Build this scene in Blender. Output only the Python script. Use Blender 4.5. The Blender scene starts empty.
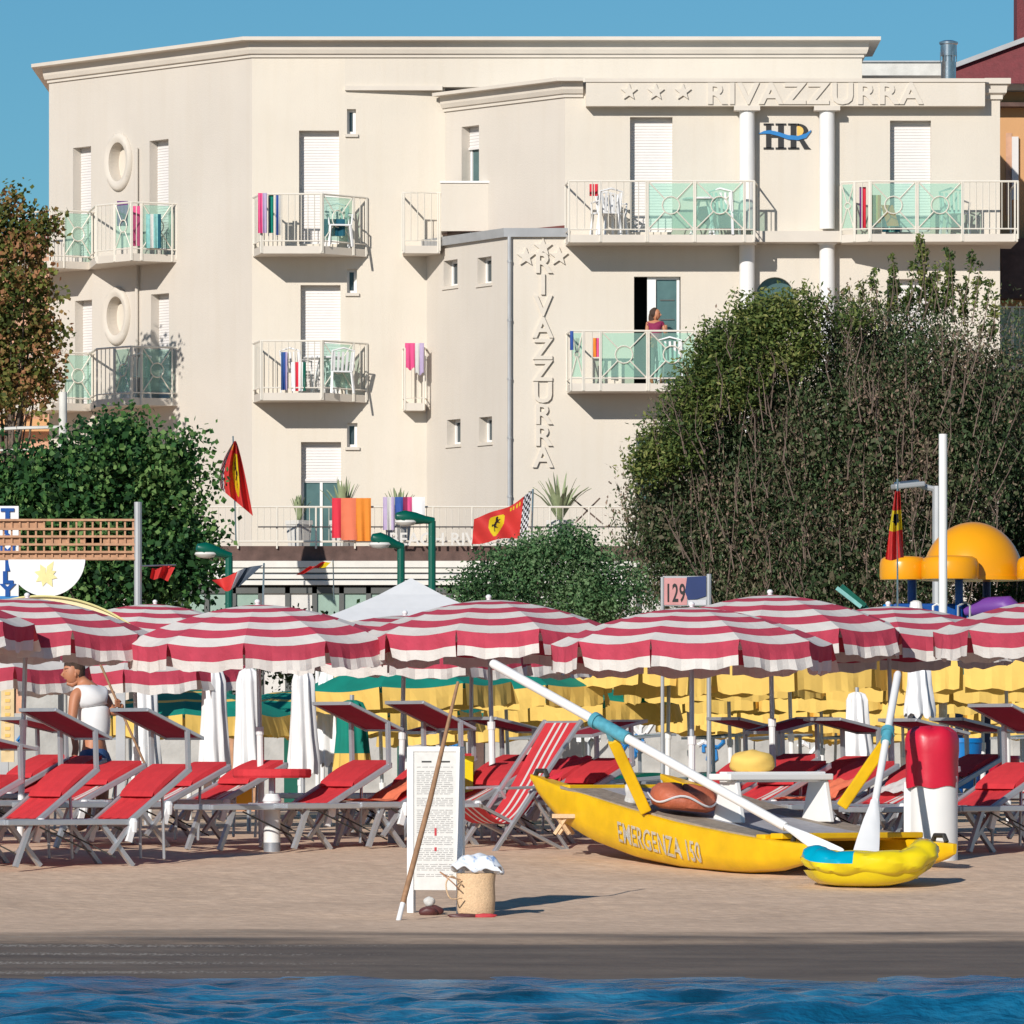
import bpy, math, random
import numpy as np
from mathutils import Vector, Matrix
random.seed(7); rng=np.random.default_rng(11)
R=math.radians
F=7000.0; HOR=748.0; EYE=1.5
sc=bpy.context.scene; COL=sc.collection
def P(px,py,D): return Vector(((px-512)/F*D, D, EYE+(HOR-py)/F*D))
def X(px,D): return (px-512)/F*D
def Z(py,D): return EYE+(HOR-py)/F*D
PROF=[(-200,-30.0),(20,-1.2),(40,-.22),(45.6,0.0),(50,.15),(54,.2),(57,.32),(60,.505),(62.5,.63),(66,.68),(80,.70),(108,.72),(116,.74),(400,.9),(3000,3)]
def gz(y): return float(np.interp(y,[p[0] for p in PROF],[p[1] for p in PROF]))
# ---------------- materials
MT={}
def mk(name,col,rough=.6,var=.12,scale=6.0,bump=0.0,bscale=40.0,metal=0.0,transl=0.0,alpha=1.0,attr=None,trans=0.0,spec=.5,coords='Object'):
    m=bpy.data.materials.new(name); m.use_nodes=True; nt=m.node_tree; N=nt.nodes; L=nt.links
    b=N['Principled BSDF']; b.inputs['Roughness'].default_value=rough; b.inputs['Metallic'].default_value=metal
    b.inputs['Specular IOR Level'].default_value=spec
    tc=N.new('ShaderNodeTexCoord'); no=N.new('ShaderNodeTexNoise'); no.inputs['Scale'].default_value=scale; no.inputs['Detail'].default_value=5
    L.new(tc.outputs[coords],no.inputs['Vector'])
    mx=N.new('ShaderNodeMix'); mx.data_type='RGBA'; mx.blend_type='MULTIPLY'; mx.inputs[0].default_value=1
    rp=N.new('ShaderNodeValToRGB'); rp.color_ramp.elements[0].position=.3; rp.color_ramp.elements[1].position=.7
    lo=1-var; rp.color_ramp.elements[0].color=(lo,lo,lo,1); rp.color_ramp.elements[1].color=(1,1,1,1)
    L.new(no.outputs['Fac'],rp.inputs[0]); L.new(rp.outputs[0],mx.inputs[7])
    if attr:
        a=N.new('ShaderNodeVertexColor'); a.layer_name=attr; L.new(a.outputs[0],mx.inputs[6])
    else: mx.inputs[6].default_value=(*col,1)
    L.new(mx.outputs[2],b.inputs['Base Color'])
    if bump:
        n2=N.new('ShaderNodeTexNoise'); n2.inputs['Scale'].default_value=bscale; n2.inputs['Detail'].default_value=6; L.new(tc.outputs[coords],n2.inputs['Vector'])
        bp=N.new('ShaderNodeBump'); bp.inputs['Strength'].default_value=bump; bp.inputs['Distance'].default_value=.02
        L.new(n2.outputs['Fac'],bp.inputs['Height']); L.new(bp.outputs[0],b.inputs['Normal'])
    if trans: b.inputs['Transmission Weight'].default_value=trans
    if alpha<1: b.inputs['Alpha'].default_value=alpha
    if transl:
        t=N.new('ShaderNodeBsdfTranslucent'); L.new(mx.outputs[2],t.inputs[0]); s=N.new('ShaderNodeMixShader'); s.inputs[0].default_value=transl
        out=N['Material Output']; L.new(b.outputs[0],s.inputs[1]); L.new(t.outputs[0],s.inputs[2]); L.new(s.outputs[0],out.inputs[0])
    MT[name]=m; return m
def stucco(name,col):
    # painted render: broad mottling, faint rain streaks (stretched vertically), fine roughcast
    m=mk(name,col,.85,.07,.6,.25,30.0); nt=m.node_tree; N=nt.nodes; L=nt.links
    tc=N['Texture Coordinate']; mp=N.new('ShaderNodeMapping'); mp.inputs['Scale'].default_value=(5,5,.35); L.new(tc.outputs['Object'],mp.inputs[0])
    no=N.new('ShaderNodeTexNoise'); no.inputs['Scale'].default_value=1.2; no.inputs['Detail'].default_value=6; L.new(mp.outputs[0],no.inputs['Vector'])
    rp=N.new('ShaderNodeValToRGB'); rp.color_ramp.elements[0].position=.36; rp.color_ramp.elements[1].position=.52
    rp.color_ramp.elements[0].color=(.985,.98,.97,1); rp.color_ramp.elements[1].color=(1,1,1,1); L.new(no.outputs['Fac'],rp.inputs[0])
    b=N['Principled BSDF']; src=b.inputs['Base Color'].links[0].from_socket
    mx=N.new('ShaderNodeMix'); mx.data_type='RGBA'; mx.blend_type='MULTIPLY'; mx.inputs[0].default_value=1
    L.new(src,mx.inputs[6]); L.new(rp.outputs[0],mx.inputs[7]); L.new(mx.outputs[2],b.inputs['Base Color'])
stucco('stucco',(.67,.61,.525)); stucco('stucco_shaded',(.63,.575,.505)); stucco('stucco_lit',(.70,.635,.54))  # one render; shade of side walls and light on front walls painted in
mk('white',(.80,.80,.80),.45,.06); mk('whitepaint',(.82,.81,.79),.4,.05,3); mk('shutter',(.70,.67,.65),.5,.04)
mk('railcream',(.74,.69,.60),.4,.05); mk('trim',(.66,.60,.52),.7,.08,2.0)
mk('gutter',(.44,.45,.46),.5,.15,3,metal=.3); mk('flashing',(.20,.06,.05),.6)
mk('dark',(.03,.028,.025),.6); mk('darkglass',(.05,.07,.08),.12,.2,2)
mk('greenglass',(.40,.66,.57),.12,.05,2)
_nt=MT['greenglass'].node_tree; _t=_nt.nodes.new('ShaderNodeBsdfTransparent'); _t.inputs[0].default_value=(.66,.90,.80,1); _s=_nt.nodes.new('ShaderNodeMixShader'); _s.inputs[0].default_value=.66
_nt.links.new(_nt.nodes['Principled BSDF'].outputs[0],_s.inputs[1]); _nt.links.new(_t.outputs[0],_s.inputs[2]); _nt.links.new(_s.outputs[0],_nt.nodes['Material Output'].inputs[0]); mk('tealglass',(.10,.18,.18),.15,.3,3)
mk('curtain',(.62,.62,.60),.9,.25,14)
mk('letter',(.67,.61,.525),.85,.05); mk('black',(.015,.014,.014),.5); mk('blue',(.01,.19,.50),.5); mk('gold',(.80,.50,.12),.5)
mk('orangewall',(.60,.33,.15),.85,.1,1.0,.2); mk('pinkwall',(.62,.36,.24),.9,.35,3,.4,25); mk('redroof',(.17,.025,.03),.7,.25,8,.5,25)
mk('steel',(.55,.55,.56),.22,.25,12,metal=.9); mk('alu',(.52,.54,.57),.38,.12,9,metal=.55); mk('alud',(.36,.37,.40),.45,.2,9,metal=.4)
mk('redcloth',(.72,.038,.05),.8,.18,9,.25,120,transl=.12); mk('whitecloth',(.74,.73,.70),.85,.1,9,.2,120,transl=.2)
mk('redcan',(.60,.062,.11),.85,.2,7,.15,60,transl=.12); mk('whitecan',(.80,.76,.71),.85,.12,7,.15,60,transl=.12)
mk('greencan',(.0,.27,.20),.85,.2,5,transl=.12); mk('yellowcan',(.93,.62,.15),.85,.08,5,transl=.10)
mk('shadered',(.33,.02,.05),.8,.15,8,transl=.25); mk('orangecloth',(.80,.20,.10),.8,.1,transl=.1)
mk('yellow',(.84,.50,.004),.36,.22,5,.12,22); mk('yellowdeep',(.76,.42,.004),.38,.15,3,.05,15)
mk('deck',(.36,.30,.24),.8,.35,14,.3,30); mk('deckgrey',(.42,.42,.45),.7,.2,10)
mk('terracotta',(.50,.13,.065),.55,.25,7,.6,18); mk('teal',(.05,.36,.45),.5,.15); mk('tealtape',(.10,.38,.48),.4,.3,20)
mk('vinylyellow',(.80,.62,.01),.18,.1,4,.1,8); mk('vinylblue',(.0,.34,.50),.2,.1,4); mk('redvinyl',(.60,.012,.04),.38,.15,5,.15,9)
mk('wicker',(.76,.53,.32),.8,.2,60,.4,90); mk('wood',(.38,.21,.11),.7,.35,18,.2,40); mk('woodlight',(.55,.30,.17),.75,.3,14,.2,40)
mk('greenpaint',(.0,.10,.065),.35,.2,6); mk('creamarch',(.80,.68,.40),.6,.06,2); mk('sky_orange',(.82,.34,.006),.28,.08,2)
mk('bluepaint',(.0,.07,.32),.35,.15,4); mk('purple',(.16,.05,.30),.4); mk('navy',(.01,.03,.13),.5)
mk('flagred',(.72,.045,.04),.7,.12,5,transl=.25); mk('flagyellow',(.82,.62,.01),.7,.1,5,transl=.25); mk('flagwhite',(.75,.75,.77),.7,.1,5,transl=.2)
mk('concrete',(.50,.49,.46),.9,.3,3,.4,18); mk('brownstrip',(.15,.09,.075),.9,.5,4,.5,12); mk('veranda',(.74,.72,.66),.6,.1,4)
mk('panelwhite',(.66,.64,.60),.6,.1,6); mk('panelgreen',(.30,.42,.35),.4,.15,6); mk('mullion',(.10,.105,.10),.5)
mk('bark',(.17,.13,.10),.9,.4,20,.8,40); mk('twig',(.17,.12,.095),.9,.3,20); 
mk('leafattr',(.1,.2,.05),.55,.25,9,attr='Col',transl=.32,spec=.15)
mk('skin',(.50,.21,.11),.55,.12,12); mk('hair',(.06,.032,.02),.8,.3,60,.5,90); mk('bluecloth',(.035,.10,.26),.8,.15,12,.3,50); mk('tealcloth',(.0,.09,.14),.8,.2,12)
mk('magenta',(.24,.012,.07),.8,.15); mk('pink',(.80,.10,.28),.8,.1,transl=.15); mk('orange',(.85,.28,.03),.8,.1,transl=.15); mk('hotred',(.72,.03,.06),.8,.1,transl=.1)
mk('lilac',(.52,.42,.62),.8,.15,transl=.1); mk('violet',(.14,.03,.19),.8,.2); mk('bluetowel',(.03,.09,.35),.8,.2); mk('mint',(.25,.55,.52),.8,.3,12)
mk('leather',(.10,.03,.03),.5); mk('paper',(.68,.67,.64),.7,.1,20); mk('ink',(.46,.45,.44),.7,.3,50); mk('inkred',(.5,.04,.05),.7)
mk('signyellow',(.72,.55,.30),.7,.2,12); mk('wire',(.38,.37,.36),.5); mk('rope',(.06,.055,.06),.8); mk('terrapot',(.66,.64,.60),.7,.1)
mk('brightblue',(.0,.19,.55),.5,.15,5); mk('roofwhite',(.70,.68,.63),.7,.2,4,.2,20)
for _n in ('redcan','whitecan','redcloth','yellowcan','greencan','shadered'):
    # cloth fades differently from one piece to the next
    _m=MT[_n].node_tree; _oi=_m.nodes.new('ShaderNodeObjectInfo'); _mr=_m.nodes.new('ShaderNodeMapRange'); _mr.inputs['To Min'].default_value=.86; _mr.inputs['To Max'].default_value=1.04
    _m.links.new(_oi.outputs['Random'],_mr.inputs['Value']); _x=_m.nodes.new('ShaderNodeMix'); _x.data_type='RGBA'; _x.blend_type='MULTIPLY'; _x.inputs[0].default_value=1
    _b=_m.nodes['Principled BSDF']; _src=_b.inputs['Base Color'].links[0].from_socket; _m.links.new(_src,_x.inputs[6]); _m.links.new(_mr.outputs[0],_x.inputs[7]); _m.links.new(_x.outputs[2],_b.inputs['Base Color'])
# ---------------- mesh builder
class MB:
    def __init__(s): s.v=[];s.f=[];s.fm=[];s.slots=[]
    def mi(s,m):
        if m not in s.slots: s.slots.append(m)
        return s.slots.index(m)
    def add(s,vs,fs,m):
        b=len(s.v); s.v+= [tuple(v) for v in vs]; i=s.mi(m)
        for f in fs: s.f.append(tuple(b+k for k in f)); s.fm.append(i)
    def box(s,x0,x1,y0,y1,z0,z1,m): s.lbox((Vector((0,0,0)),Vector((1,0,0)),Vector((0,1,0))),x0,x1,y0,y1,z0,z1,m)
    def lbox(s,fr,u0,u1,n0,n1,z0,z1,m):
        o,u,n=fr; k=Vector((0,0,1)); vs=[]
        for z in (z0,z1):
            for (a,b) in ((u0,n0),(u1,n0),(u1,n1),(u0,n1)): vs.append(o+u*a+n*b+k*z)
        fs=[(0,3,2,1),(4,5,6,7),(0,1,5,4),(1,2,6,5),(2,3,7,6),(3,0,4,7)]
        s.add(vs,fs,m)
    def quad(s,a,b,c,d,m): s.add([a,b,c,d],[(0,1,2,3)],m)
    def beam(s,p,q,w,h,m,up=Vector((0,0,1))):
        p=Vector(p);q=Vector(q);d=(q-p).normalized(); a=d.cross(up)
        if a.length<1e-4: a=d.cross(Vector((0,1,0)))
        a.normalize(); b=a.cross(d).normalized(); vs=[]
        for c in (p,q):
            for (i,j) in ((-1,-1),(1,-1),(1,1),(-1,1)): vs.append(c+a*i*w/2+b*j*h/2)
        s.add(vs,[(0,1,2,3),(7,6,5,4),(0,4,5,1),(1,5,6,2),(2,6,7,3),(3,7,4,0)],m)
    def tube(s,pts,r,m,n=8,cap=True):
        pts=[Vector(p) for p in pts]; rs=r if isinstance(r,(list,tuple)) else [r]*len(pts); vs=[]; fs=[]; a=None
        for i,p in enumerate(pts):
            d=(pts[min(i+1,len(pts)-1)]-pts[max(i-1,0)]).normalized()
            if a is None: a=d.cross(Vector((0,0,1)));
            else: a=a-d*a.dot(d)
            if a.length<1e-4: a=d.cross(Vector((1,0,0)))
            a.normalize(); b=d.cross(a)
            for k in range(n): t=2*math.pi*k/n; vs.append(p+(a*math.cos(t)+b*math.sin(t))*rs[i])
        for i in range(len(pts)-1):
            for k in range(n): k2=(k+1)%n; fs.append((i*n+k,i*n+k2,(i+1)*n+k2,(i+1)*n+k))
        if cap: fs.append(tuple(range(n))[::-1]); fs.append(tuple((len(pts)-1)*n+k for k in range(n)))
        s.add(vs,fs,m)
    def lathe(s,c,prof,m,n=16,ax=None,sx=1,sy=1):
        c=Vector(c); vs=[];fs=[]
        for (r,z) in prof:
            for k in range(n): t=2*math.pi*k/n; vs.append(c+Vector((r*sx*math.cos(t),r*sy*math.sin(t),z)))
        for i in range(len(prof)-1):
            for k in range(n): k2=(k+1)%n; fs.append((i*n+k,i*n+k2,(i+1)*n+k2,(i+1)*n+k))
        fs.append(tuple(range(n))[::-1]); fs.append(tuple((len(prof)-1)*n+k for k in range(n)))
        s.add(vs,fs,m)
    def prism(s,poly,z0,z1,m):
        n=len(poly); vs=[(p[0],p[1],z0) for p in poly]+[(p[0],p[1],z1) for p in poly]
        fs=[tuple(range(n))[::-1],tuple(range(n,2*n))]+[(i,(i+1)%n,n+(i+1)%n,n+i) for i in range(n)]
        s.add(vs,fs,m)
    def flat(s,fr,poly,n0,n1,m):
        # polygon in the (u,z) plane of frame fr, extruded from n0 to n1
        o,u,n=fr; k=len(poly); vs=[o+u*a+n*n0+Vector((0,0,b)) for a,b in poly]+[o+u*a+n*n1+Vector((0,0,b)) for a,b in poly]
        s.add(vs,[tuple(range(k)),tuple(range(k,2*k))[::-1]]+[(i,k+i,k+(i+1)%k,(i+1)%k) for i in range(k)],m)
    def sweep(s,poly,prof,m,close=False):
        # profile [(outward, z)] along plan polyline; outward = left-hand side seen from above turned to the viewer
        n=len(poly); offs=[]
        P2=[Vector((p[0],p[1])) for p in poly]
        for i in range(n):
            ds=[]
            if i>0: ds.append((P2[i]-P2[i-1]).normalized())
            if i<n-1: ds.append((P2[i+1]-P2[i]).normalized())
            ns=[Vector((d.y,-d.x)) for d in ds]
            if len(ns)==2: b=(ns[0]+ns[1]).normalized(); b=b/max(.3,b.dot(ns[0]))
            else: b=ns[0]
            offs.append(b)
        k=len(prof); vs=[]
        for i in range(n):
            for (o,z) in prof: q=P2[i]+offs[i]*o; vs.append((q.x,q.y,z))
        fs=[]
        for i in range(n-1):
            for j in range(k): j2=(j+1)%k; fs.append((i*k+j,(i+1)*k+j,(i+1)*k+j2,i*k+j2))
        fs.append(tuple(range(k))); fs.append(tuple((n-1)*k+j for j in range(k))[::-1])
        s.add(vs,fs,m)
    def build(s,name,parent=None,smooth=False,world=True,bevel=0):
        me=bpy.data.meshes.new(name); org=ORG.get(parent.name,Vector((0,0,0))) if (parent and world) else Vector((0,0,0))
        me.from_pydata([tuple(Vector(v)-org) for v in s.v],[],s.f)
        for m in s.slots: me.materials.append(MT[m])
        me.polygons.foreach_set('material_index',s.fm)
        if smooth: me.polygons.foreach_set('use_smooth',[True]*len(s.f))
        me.update()
        o=bpy.data.objects.new(name,me); COL.objects.link(o)
        if parent: o.parent=parent; ORG[o.name]=ORG.get(parent.name,Vector((0,0,0)))
        if smooth:
            import bmesh
            bm=bmesh.new(); bm.from_mesh(me); bmesh.ops.recalc_face_normals(bm,faces=bm.faces)
            for e in bm.edges:
                if len(e.link_faces)==2 and e.calc_face_angle(0)>R(50): e.smooth=False
            bm.to_mesh(me); bm.free()
        if bevel:
            md=o.modifiers.new('bevel','BEVEL'); md.width=bevel; md.segments=2; md.limit_method='ANGLE'
        return o
ORG={}
def tag(o,label=None,cat=None,group=None,kind=None):
    if label: o['label']=label
    if cat: o['category']=cat
    if group: o['group']=group
    if kind: o['kind']=kind
    return o
def T(name,label,cat,loc=(0,0,0),rz=0,group=None):
    o=bpy.data.objects.new(name,None); o.empty_display_size=.2; COL.objects.link(o); o.location=loc; o.rotation_euler=(0,0,rz)
    ORG[o.name]=Vector(loc) if rz==0 else Vector((0,0,0)); return tag(o,label,cat,group)
def solo(mb,name,label,cat,group=None,smooth=False,bevel=0,base=None):
    # thing made of one mesh, its origin at its base
    vs=[Vector(v) for v in mb.v]; 
    if base is None:
        xs=[v.x for v in vs]; ys=[v.y for v in vs]; base=Vector(((min(xs)+max(xs))/2,(min(ys)+max(ys))/2,min(v.z for v in vs)))
    mb.v=[tuple(v-base) for v in vs]; o=mb.build(name,None,smooth,False,bevel); o.location=base; return tag(o,label,cat,group)
def copytree(o,parent=None):
    c=o.copy(); COL.objects.link(c)
    if parent: c.parent=parent
    for ch in list(o.children): copytree(ch,c)
    return c
def struct(mb,name,smooth=False):
    o=mb.build(name,None,smooth); o['kind']='structure'; return o
def text(mb,s,size,origin,m,ext=.02,bold=0.0,rz=0,sx=1.0,align='LEFT',spacing=1.0,shear=0):
    cu=bpy.data.curves.new('t','FONT'); cu.body=s; cu.size=size; cu.extrude=ext; cu.offset=bold; cu.align_x=align; cu.space_character=spacing; cu.resolution_u=3; cu.shear=shear
    ob=bpy.data.objects.new('t',cu); COL.objects.link(ob); dg=bpy.context.evaluated_depsgraph_get(); dg.update()
    me=bpy.data.meshes.new_from_object(ob.evaluated_get(dg)); M=Matrix.Translation(Vector(origin))@Matrix.Rotation(rz,4,'Z')@Matrix.Rotation(R(90),4,'X')@Matrix.Diagonal((sx,1,1,1))
    mb.add([M@v.co for v in me.vertices],[tuple(p.vertices) for p in me.polygons],m)
    bpy.data.objects.remove(ob); bpy.data.meshes.remove(me); bpy.data.curves.remove(cu)
# ---------------- camera, light, sky
cam=bpy.data.cameras.new('camera'); co=bpy.data.objects.new('camera',cam); COL.objects.link(co); sc.camera=co
co.location=(0,0,EYE); co.rotation_euler=(R(90),0,0); cam.sensor_width=36; cam.lens=36*F/1024; cam.shift_y=(HOR-512)/1024; cam.clip_end=5000; cam.clip_start=1
SAZ=R(25); SEL=R(25)
sd=bpy.data.lights.new('sun','SUN'); so=bpy.data.objects.new('sun',sd); COL.objects.link(so); sd.energy=4.55; sd.angle=R(.5); sd.color=(1,.945,.87)
sv=Vector((-math.sin(SAZ)*math.cos(SEL),-math.cos(SAZ)*math.cos(SEL),math.sin(SEL)))
so.rotation_euler=sv.to_track_quat('Z','Y').to_euler(); so.location=(-40,-60,50)
w=bpy.data.worlds.new('World'); sc.world=w; w.use_nodes=True; nt=w.node_tree; bg=nt.nodes['Background']
sky=nt.nodes.new('ShaderNodeTexSky'); sky.sky_type='NISHITA'; sky.sun_disc=False; sky.sun_elevation=SEL
sky.sun_rotation=math.pi+SAZ   # measured clockwise from +Y
sky.air_density=1.0; sky.dust_density=0.0; sky.ozone_density=6.0; sky.altitude=0
mxs=nt.nodes.new('ShaderNodeMix'); mxs.data_type='RGBA'; mxs.blend_type='MULTIPLY'; mxs.inputs[0].default_value=1; mxs.inputs[7].default_value=(.56,.92,.98,1)
nt.links.new(sky.outputs[0],mxs.inputs[6]); nt.links.new(mxs.outputs[2],bg.inputs[0]); bg.inputs[1].default_value=.072
sc.view_settings.view_transform='Standard'; sc.view_settings.look='None'; sc.view_settings.exposure=0; sc.view_settings.gamma=1
sc.render.engine='CYCLES'; sc.cycles.max_bounces=6; sc.cycles.transparent_max_bounces=12
# ---------------- ground, shore, sea
def axis(segs):
    out=[]
    for a,b,st in segs: out+=list(np.arange(a,b,st))
    out.append(segs[-1][1]); return np.array(out)
def sheet(name,xs,ys,zf,mat):
    XX,YY=np.meshgrid(xs,ys); ZZ=zf(XX,YY); nx,ny=len(xs),len(ys)
    me=bpy.data.meshes.new(name); v=np.stack([XX,YY,ZZ],-1).reshape(-1,3)
    i=np.arange((nx-1)*(ny-1)); r=i//(nx-1); c=i%(nx-1); a=r*nx+c
    fa=np.stack([a,a+1,a+1+nx,a+nx],-1)
    me.vertices.add(len(v)); me.vertices.foreach_set('co',v.ravel()); me.loops.add(fa.size); me.loops.foreach_set('vertex_index',fa.ravel())
    me.polygons.add(len(fa)); me.polygons.foreach_set('loop_start',np.arange(len(fa))*4); me.polygons.foreach_set('loop_total',np.full(len(fa),4))
    me.update(calc_edges=True); me.polygons.foreach_set('use_smooth',[True]*len(fa)); me.materials.append(mat)
    o=bpy.data.objects.new(name,me); COL.objects.link(o); o['kind']='structure'; return o
def wob(x,y,seed,n=18,fmin=.5,fmax=4,ax=1,ay=1):
    g=np.random.default_rng(seed); z=0*x
    for _ in range(n):
        f=np.exp(g.uniform(math.log(fmin),math.log(fmax))); th=g.uniform(0,2*math.pi); z=z+np.sin(f*(x*math.cos(th)*ax+y*math.sin(th)*ay)*2*math.pi+g.uniform(0,6.28))/f
    return z/n
xs=axis([(-1500,-200,130),(-200,-20,12),(-20,-7,.6),(-7,7,.045),(7,20,.6),(20,200,12),(200,1500,130)])
ys=axis([(-200,20,22),(20,44,1.2),(44,49,.12),(49,64,.05),(64,75,.25),(75,120,2),(120,3000,120)])
def zg(x,y):
    z=np.interp(y,[p[0] for p in PROF],[p[1] for p in PROF])
    a=np.clip((y-50.5)/3,0,1)*np.clip((90-y)/10,0,1)
    foot=wob(x,y,3,24,.8,5)
    return z+a*(foot*.028+wob(x,y,5,10,.15,.5)*.008)+np.clip((y-49.2)/.3,0,1)*np.clip((50.2-y)/.6,0,1)*.012
sand=bpy.data.materials.new('sand'); sand.use_nodes=True; nt=sand.node_tree; N=nt.nodes; L=nt.links; b=N['Principled BSDF']
tc=N.new('ShaderNodeTexCoord'); sx=N.new('ShaderNodeSeparateXYZ'); L.new(tc.outputs['Object'],sx.inputs[0])
mp=N.new('ShaderNodeMapping'); mp.inputs['Scale'].default_value=(.35,1.0,1); L.new(tc.outputs['Object'],mp.inputs[0])
nz=N.new('ShaderNodeTexNoise'); nz.inputs['Scale'].default_value=.7; nz.inputs['Detail'].default_value=7; L.new(mp.outputs[0],nz.inputs['Vector'])
m1=N.new('ShaderNodeMath'); m1.operation='MULTIPLY_ADD'; m1.inputs[1].default_value=6.0; L.new(nz.outputs['Fac'],m1.inputs[0]); L.new(sx.outputs['Y'],m1.inputs[2])
mr=N.new('ShaderNodeMapRange'); mr.inputs['From Min'].default_value=52.5; mr.inputs['From Max'].default_value=53.9; L.new(m1.outputs[0],mr.inputs['Value'])
n2=N.new('ShaderNodeTexNoise'); n2.inputs['Scale'].default_value=9; n2.inputs['Detail'].default_value=9; L.new(tc.outputs['Object'],n2.inputs['Vector'])
n3=N.new('ShaderNodeTexNoise'); n3.inputs['Scale'].default_value=.8; n3.inputs['Detail'].default_value=4; L.new(tc.outputs['Object'],n3.inputs['Vector'])
dr=N.new('ShaderNodeValToRGB'); dr.color_ramp.elements[0].position=.3; dr.color_ramp.elements[1].position=.7
dr.color_ramp.elements[0].color=(.70,.50,.355,1); dr.color_ramp.elements[1].color=(.90,.66,.475,1); L.new(n2.outputs['Fac'],dr.inputs[0])
wr=N.new('ShaderNodeValToRGB'); wr.color_ramp.elements[0].position=.35; wr.color_ramp.elements[1].position=.68
wr.color_ramp.elements[0].color=(.15,.115,.085,1); wr.color_ramp.elements[1].color=(.25,.195,.145,1)
mp2=N.new('ShaderNodeMapping'); mp2.inputs['Scale'].default_value=(.45,1.5,1); L.new(tc.outputs['Object'],mp2.inputs[0])
n4=N.new('ShaderNodeTexNoise'); n4.inputs['Scale'].default_value=1.4; n4.inputs['Detail'].default_value=9; n4.inputs['Roughness'].default_value=.7; L.new(mp2.outputs[0],n4.inputs['Vector']); L.new(n4.outputs['Fac'],wr.inputs[0])
mx=N.new('ShaderNodeMix'); mx.data_type='RGBA'; L.new(mr.outputs[0],mx.inputs[0]); L.new(wr.outputs[0],mx.inputs[6]); L.new(dr.outputs[0],mx.inputs[7])
mt=N.new('ShaderNodeMix'); mt.data_type='RGBA'; mt.blend_type='MULTIPLY'; mt.inputs[0].default_value=.35; L.new(mx.outputs[2],mt.inputs[6]); L.new(n3.outputs['Fac'],mt.inputs[7])
# thin foam streaks left by the last ripples on the wet sand
mp3=N.new('ShaderNodeMapping'); mp3.inputs['Scale'].default_value=(17,3.4,1); L.new(tc.outputs['Object'],mp3.inputs[0])
n5=N.new('ShaderNodeTexNoise'); n5.inputs['Scale'].default_value=2.6; n5.inputs['Detail'].default_value=5; L.new(mp3.outputs[0],n5.inputs['Vector'])
wv=N.new('ShaderNodeTexWave'); wv.bands_direction='Y'; wv.inputs['Scale'].default_value=.33; wv.inputs['Distortion'].default_value=1.2; wv.inputs['Detail'].default_value=2; L.new(tc.outputs['Object'],wv.inputs['Vector'])
mm=N.new('ShaderNodeMath'); mm.operation='MULTIPLY'; L.new(n5.outputs['Fac'],mm.inputs[0]); L.new(wv.outputs['Fac'],mm.inputs[1])
xr=N.new('ShaderNodeMapRange'); xr.inputs['From Min'].default_value=1.5; xr.inputs['From Max'].default_value=-2.5; xr.inputs['To Min'].default_value=.35; L.new(sx.outputs['X'],xr.inputs['Value'])
m3=N.new('ShaderNodeMath'); m3.operation='MULTIPLY'; L.new(mm.outputs[0],m3.inputs[0]); L.new(xr.outputs[0],m3.inputs[1])
fr_=N.new('ShaderNodeMapRange'); fr_.inputs['From Min'].default_value=.40; fr_.inputs['From Max'].default_value=.60; L.new(m3.outputs[0],fr_.inputs['Value'])
iv=N.new('ShaderNodeMath'); iv.operation='SUBTRACT'; iv.inputs[0].default_value=1; L.new(mr.outputs[0],iv.inputs[1])
m4=N.new('ShaderNodeMath'); m4.operation='MULTIPLY'; L.new(fr_.outputs[0],m4.inputs[0]); L.new(iv.outputs[0],m4.inputs[1])
mf=N.new('ShaderNodeMix'); mf.data_type='RGBA'; L.new(m4.outputs[0],mf.inputs[0]); L.new(mt.outputs[2],mf.inputs[6]); mf.inputs[7].default_value=(.34,.30,.25,1)
L.new(mf.outputs[2],b.inputs['Base Color'])
rr=N.new('ShaderNodeMapRange'); rr.inputs['To Min'].default_value=.62; rr.inputs['To Max'].default_value=.95; L.new(mr.outputs[0],rr.inputs['Value']); L.new(rr.outputs[0],b.inputs['Roughness'])
b.inputs['Specular IOR Level'].default_value=.22
bp=N.new('ShaderNodeBump'); bp.inputs['Strength'].default_value=.5; bp.inputs['Distance'].default_value=.03; L.new(n2.outputs['Fac'],bp.inputs['Height']); L.new(bp.outputs[0],b.inputs['Normal'])
sheet('beach',xs,ys,zg,sand)
wm=bpy.data.materials.new('sea'); wm.use_nodes=True; nt=wm.node_tree; b=nt.nodes['Principled BSDF']; b.inputs['Base Color'].default_value=(.004,.12,.24,1); b.inputs['Roughness'].default_value=.22; b.inputs['Specular IOR Level'].default_value=.10
b.inputs['IOR'].default_value=1.33
tc=nt.nodes.new('ShaderNodeTexCoord'); n=nt.nodes.new('ShaderNodeTexNoise'); n.inputs['Scale'].default_value=11; n.inputs['Detail'].default_value=4; nt.links.new(tc.outputs['Object'],n.inputs['Vector'])
bp=nt.nodes.new('ShaderNodeBump'); bp.inputs['Strength'].default_value=1; bp.inputs['Distance'].default_value=.04; nt.links.new(n.outputs['Fac'],bp.inputs['Height']); nt.links.new(bp.outputs[0],b.inputs['Normal'])
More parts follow.
